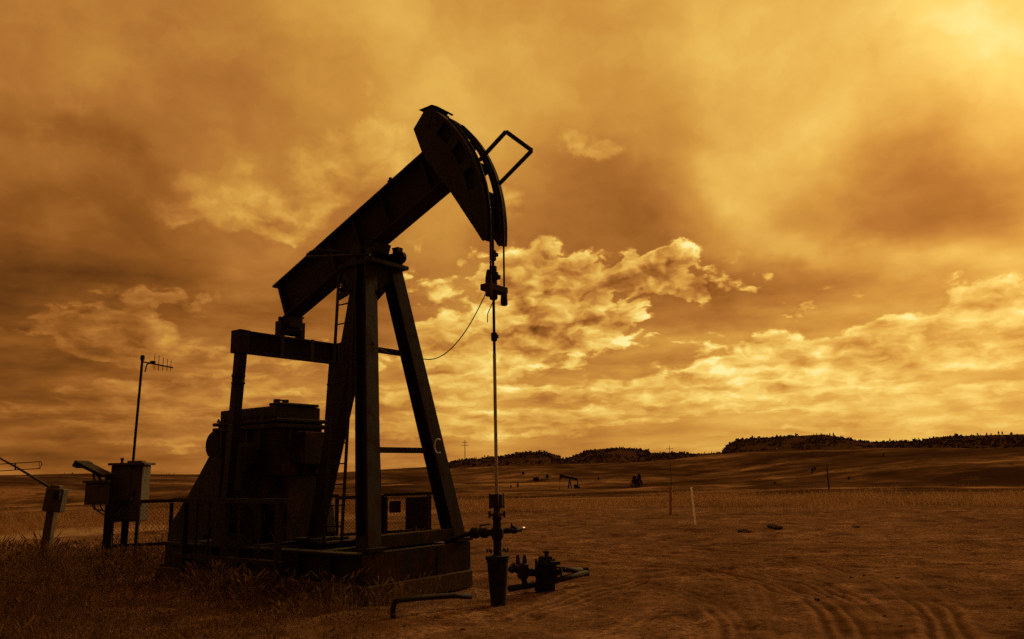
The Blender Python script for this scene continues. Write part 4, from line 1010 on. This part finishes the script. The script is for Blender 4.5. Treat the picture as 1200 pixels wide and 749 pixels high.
# weeds and clods in the lot
LOTW = [(870,624),(876,625),(905,620),(912,621),(1003,619)]
tp = None
for i, (px, py) in enumerate(LOTW):
    g0_ = ground(px, py)
    if tp is None: o = tp = tuft_mesh('weed_tuft', 110, .13, .22, M_weed)
    else: o = tp.copy(); col.objects.link(o)
    o.location = (g0_[0], g0_[1], gz(g0_[0], g0_[1])-.01); s = rng.uniform(.6, 1.2); o.scale = (s*1.5, s*1.5, s*.75); o.rotation_euler = (0, 0, rng.uniform(0, 6))
    tag(o, 'low dark weed tuft growing in the bare dirt lot', 'weed', 'weed tufts in the dirt lot')
# small stones
def stone_mesh():
    import bmesh
    bm = bmesh.new(); bmesh.ops.create_icosphere(bm, subdivisions=2, radius=1)
    for v in bm.verts: v.co *= 1+.22*random.uniform(-1, 1); v.co.z *= .6
    me = bpy.data.meshes.new('stone'); bm.to_mesh(me); bm.free(); me.materials.append(M_stone); return me
sm_ = [stone_mesh() for _ in range(3)]
for i in range(70):
    px, py = rng.uniform(470, 1190), 625+120*rng.random()**.8; g0_ = ground(px, py)
    if not outside_slab(g0_[0], g0_[1]): continue
    o = bpy.data.objects.new('stone', sm_[i % 3]); col.objects.link(o); s = .012+.03*rng.random()**2.5
    o.location = (g0_[0], g0_[1], gz(g0_[0], g0_[1])+s*.2); o.scale = (s, s*rng.uniform(.7, 1.2), s); o.rotation_euler = (0, 0, rng.uniform(0, 6))
    tag(o, 'small loose stone lying on the dirt lot', 'stone', 'stones on the dirt lot')

# far conifers: trunk + needle crown, several shapes
def pine(seed, h, rad):
    r_ = np.random.default_rng(seed); Q = []
    for i in range(170):
        t = r_.random()**.8; z = h*(.12+.86*t); rr = rad*(1-t)**.75*(.35+.65*r_.random()); a = r_.uniform(0, 6.283)
        c = np.array([rr*math.cos(a), rr*math.sin(a), z]); s = h*(.05+.05*r_.random())
        u_ = r_.normal(size=3); u_ /= np.linalg.norm(u_); v_ = np.cross(u_, r_.normal(size=3)); v_ /= np.linalg.norm(v_)
        Q += [c-u_*s-v_*s*.5, c+u_*s-v_*s*.5, c+u_*s*.7+v_*s*.6, c-u_*s*.7+v_*s*.6]
    V = np.asarray(Q).reshape(-1, 3)
    n = len(V)//4; vs = [tuple(q) for q in V]; fs = [tuple(range(4*i, 4*i+4)) for i in range(n)]
    o = len(vs); k = 6
    for z, rr in ((-.5, h*.03), (h*.9, h*.008)): vs += [(rr*math.cos(6.283*i/k), rr*math.sin(6.283*i/k), z) for i in range(k)]
    fs += [(o+i, o+(i+1) % k, o+k+(i+1) % k, o+k+i) for i in range(k)]
    me = bpy.data.meshes.new('pine_tree'); me.from_pydata(vs, [], fs); me.materials.append(M_needle); me.materials.append(M_wood)
    for p_ in list(me.polygons)[n:]: p_.material_index = 1
    return me
pines = [pine(i, 1.0, rd) for i, rd in enumerate((.26, .34, .30, .42))]
def plant(x, r, hgt, label, grp, kind=0, name='pine_tree', cat='tree'):
    p = on_ground(x, 530, r); o = bpy.data.objects.new(name, pines[kind]); col.objects.link(o)
    o.location = (p[0], p[1], p[2]-.1); o.scale = (hgt*rng.uniform(.9, 1.4),)*2+(hgt,); o.rotation_euler = (0, 0, rng.uniform(0, 6))
    return tag(o, label, cat, grp)
ridge_groups = [
    ((862, 1010), 40, 'small dark pine on the crest of the long steep-ended ridge at right', 'pines along the crest of the right ridge'),
    ((1010, 1090), 16, 'small dark pine in the saddle between the two rises of the right ridge', 'pines in the saddle of the right ridge'),
    ((1090, 1215), 28, 'small dark pine along the ridge crest at the right edge', 'pines on the ridge crest at the right edge'),
    ((685, 762), 20, 'tiny dark pine on top of the flat middle butte', 'pines on the middle butte'),
    ((525, 660), 16, 'tiny dark pine on the low rounded buttes behind the rod', 'pines on the low buttes behind the rod'),
    ((765, 850), 8, 'tiny dark pine on the low saddle between the buttes', 'pines on the low saddle'),
    ((20, 210), 14, 'tiny dark pine on the faint left skyline', 'pines on the left skyline')]
for (xa, xb), n, lab, grp in ridge_groups:
    c = rng.uniform(xa, xb, max(3, n//5))
    for i in range(n):
        x = rng.uniform(xa, xb) if rng.random() < .45 else float(np.clip(rng.choice(c)+rng.normal()*5, xa, xb))
        plant(x, rng.uniform(684, 706), (1.0+2.0*rng.random()**1.8)*(.55 if xa < 500 else .75 if xa < 860 else 1.0), lab, grp, int(rng.integers(4)))
plant(742, 300, 4.2, 'lone dark tree pair, the left one, on the slope below the middle butte', 'trees on the slope below the middle butte', 3)
plant(747.5, 300, 5.0, 'taller dark tree, the right of the pair on the slope below the middle butte', 'trees on the slope below the middle butte', 2)
for x, r, hh in ((905, 285, 1.7), (950, 330, 1.9), (953, 335, 1.3), (992, 300, 1.4), (1035, 380, 1.3), (700, 330, 1.2), (598, 300, 1.2), (606, 302, 1.5)):
    plant(x, r, hh, 'small dark bush dotted on the open hillside', 'bushes on the open hillside', 3, 'bush', 'bush')
# scrub on the ridge faces
def d_scrub(n):
    a = rng.uniform(azel(505, 540)[0], azel(1230, 540)[0], n); r = rng.uniform(590, 701, n)
    zs = (np.interp(a, SKa, SKt)-np.interp(a, CRa, CRt))*700
    x = r*np.sin(a); y = r*np.cos(a)
    k = (rng.random(n) < np.clip(zs/6, 0, 1)*np.clip((r-590)/60, .15, 1))*(fbm(x/22, y/22, 3, 77)+.16 > 0)
    k = k.astype(bool); return x[k], y[k]
x, y = d_scrub(9000); z = terrain(x, y); Q = []
for i in range(len(x)):
    s = rng.uniform(.22, .95)*(.5+.9*rng.random())
    for j in range(4):
        u_ = rng.normal(size=3); u_ /= np.linalg.norm(u_); v_ = np.cross(u_, rng.normal(size=3)); v_ /= np.linalg.norm(v_); c = np.array([x[i], y[i], z[i]+s*.4])+rng.normal(size=3)*s*.35
        Q += [c-u_*s-v_*s*.6, c+u_*s-v_*s*.6, c+u_*s*.7+v_*s*.6, c-u_*s*.7+v_*s*.6]
quads_to_obj('hill_scrub', Q, M_scrub, 'stuff', 'dark scrub covering the faces of the far ridges', 'scrub')
scn.cycles.use_denoising = False; scn.cycles.use_adaptive_sampling = True; scn.cycles.adaptive_threshold = .03; scn.cycles.adaptive_min_samples = 16
scn.cycles.max_bounces = 3; scn.cycles.diffuse_bounces = 2; scn.cycles.glossy_bounces = 2
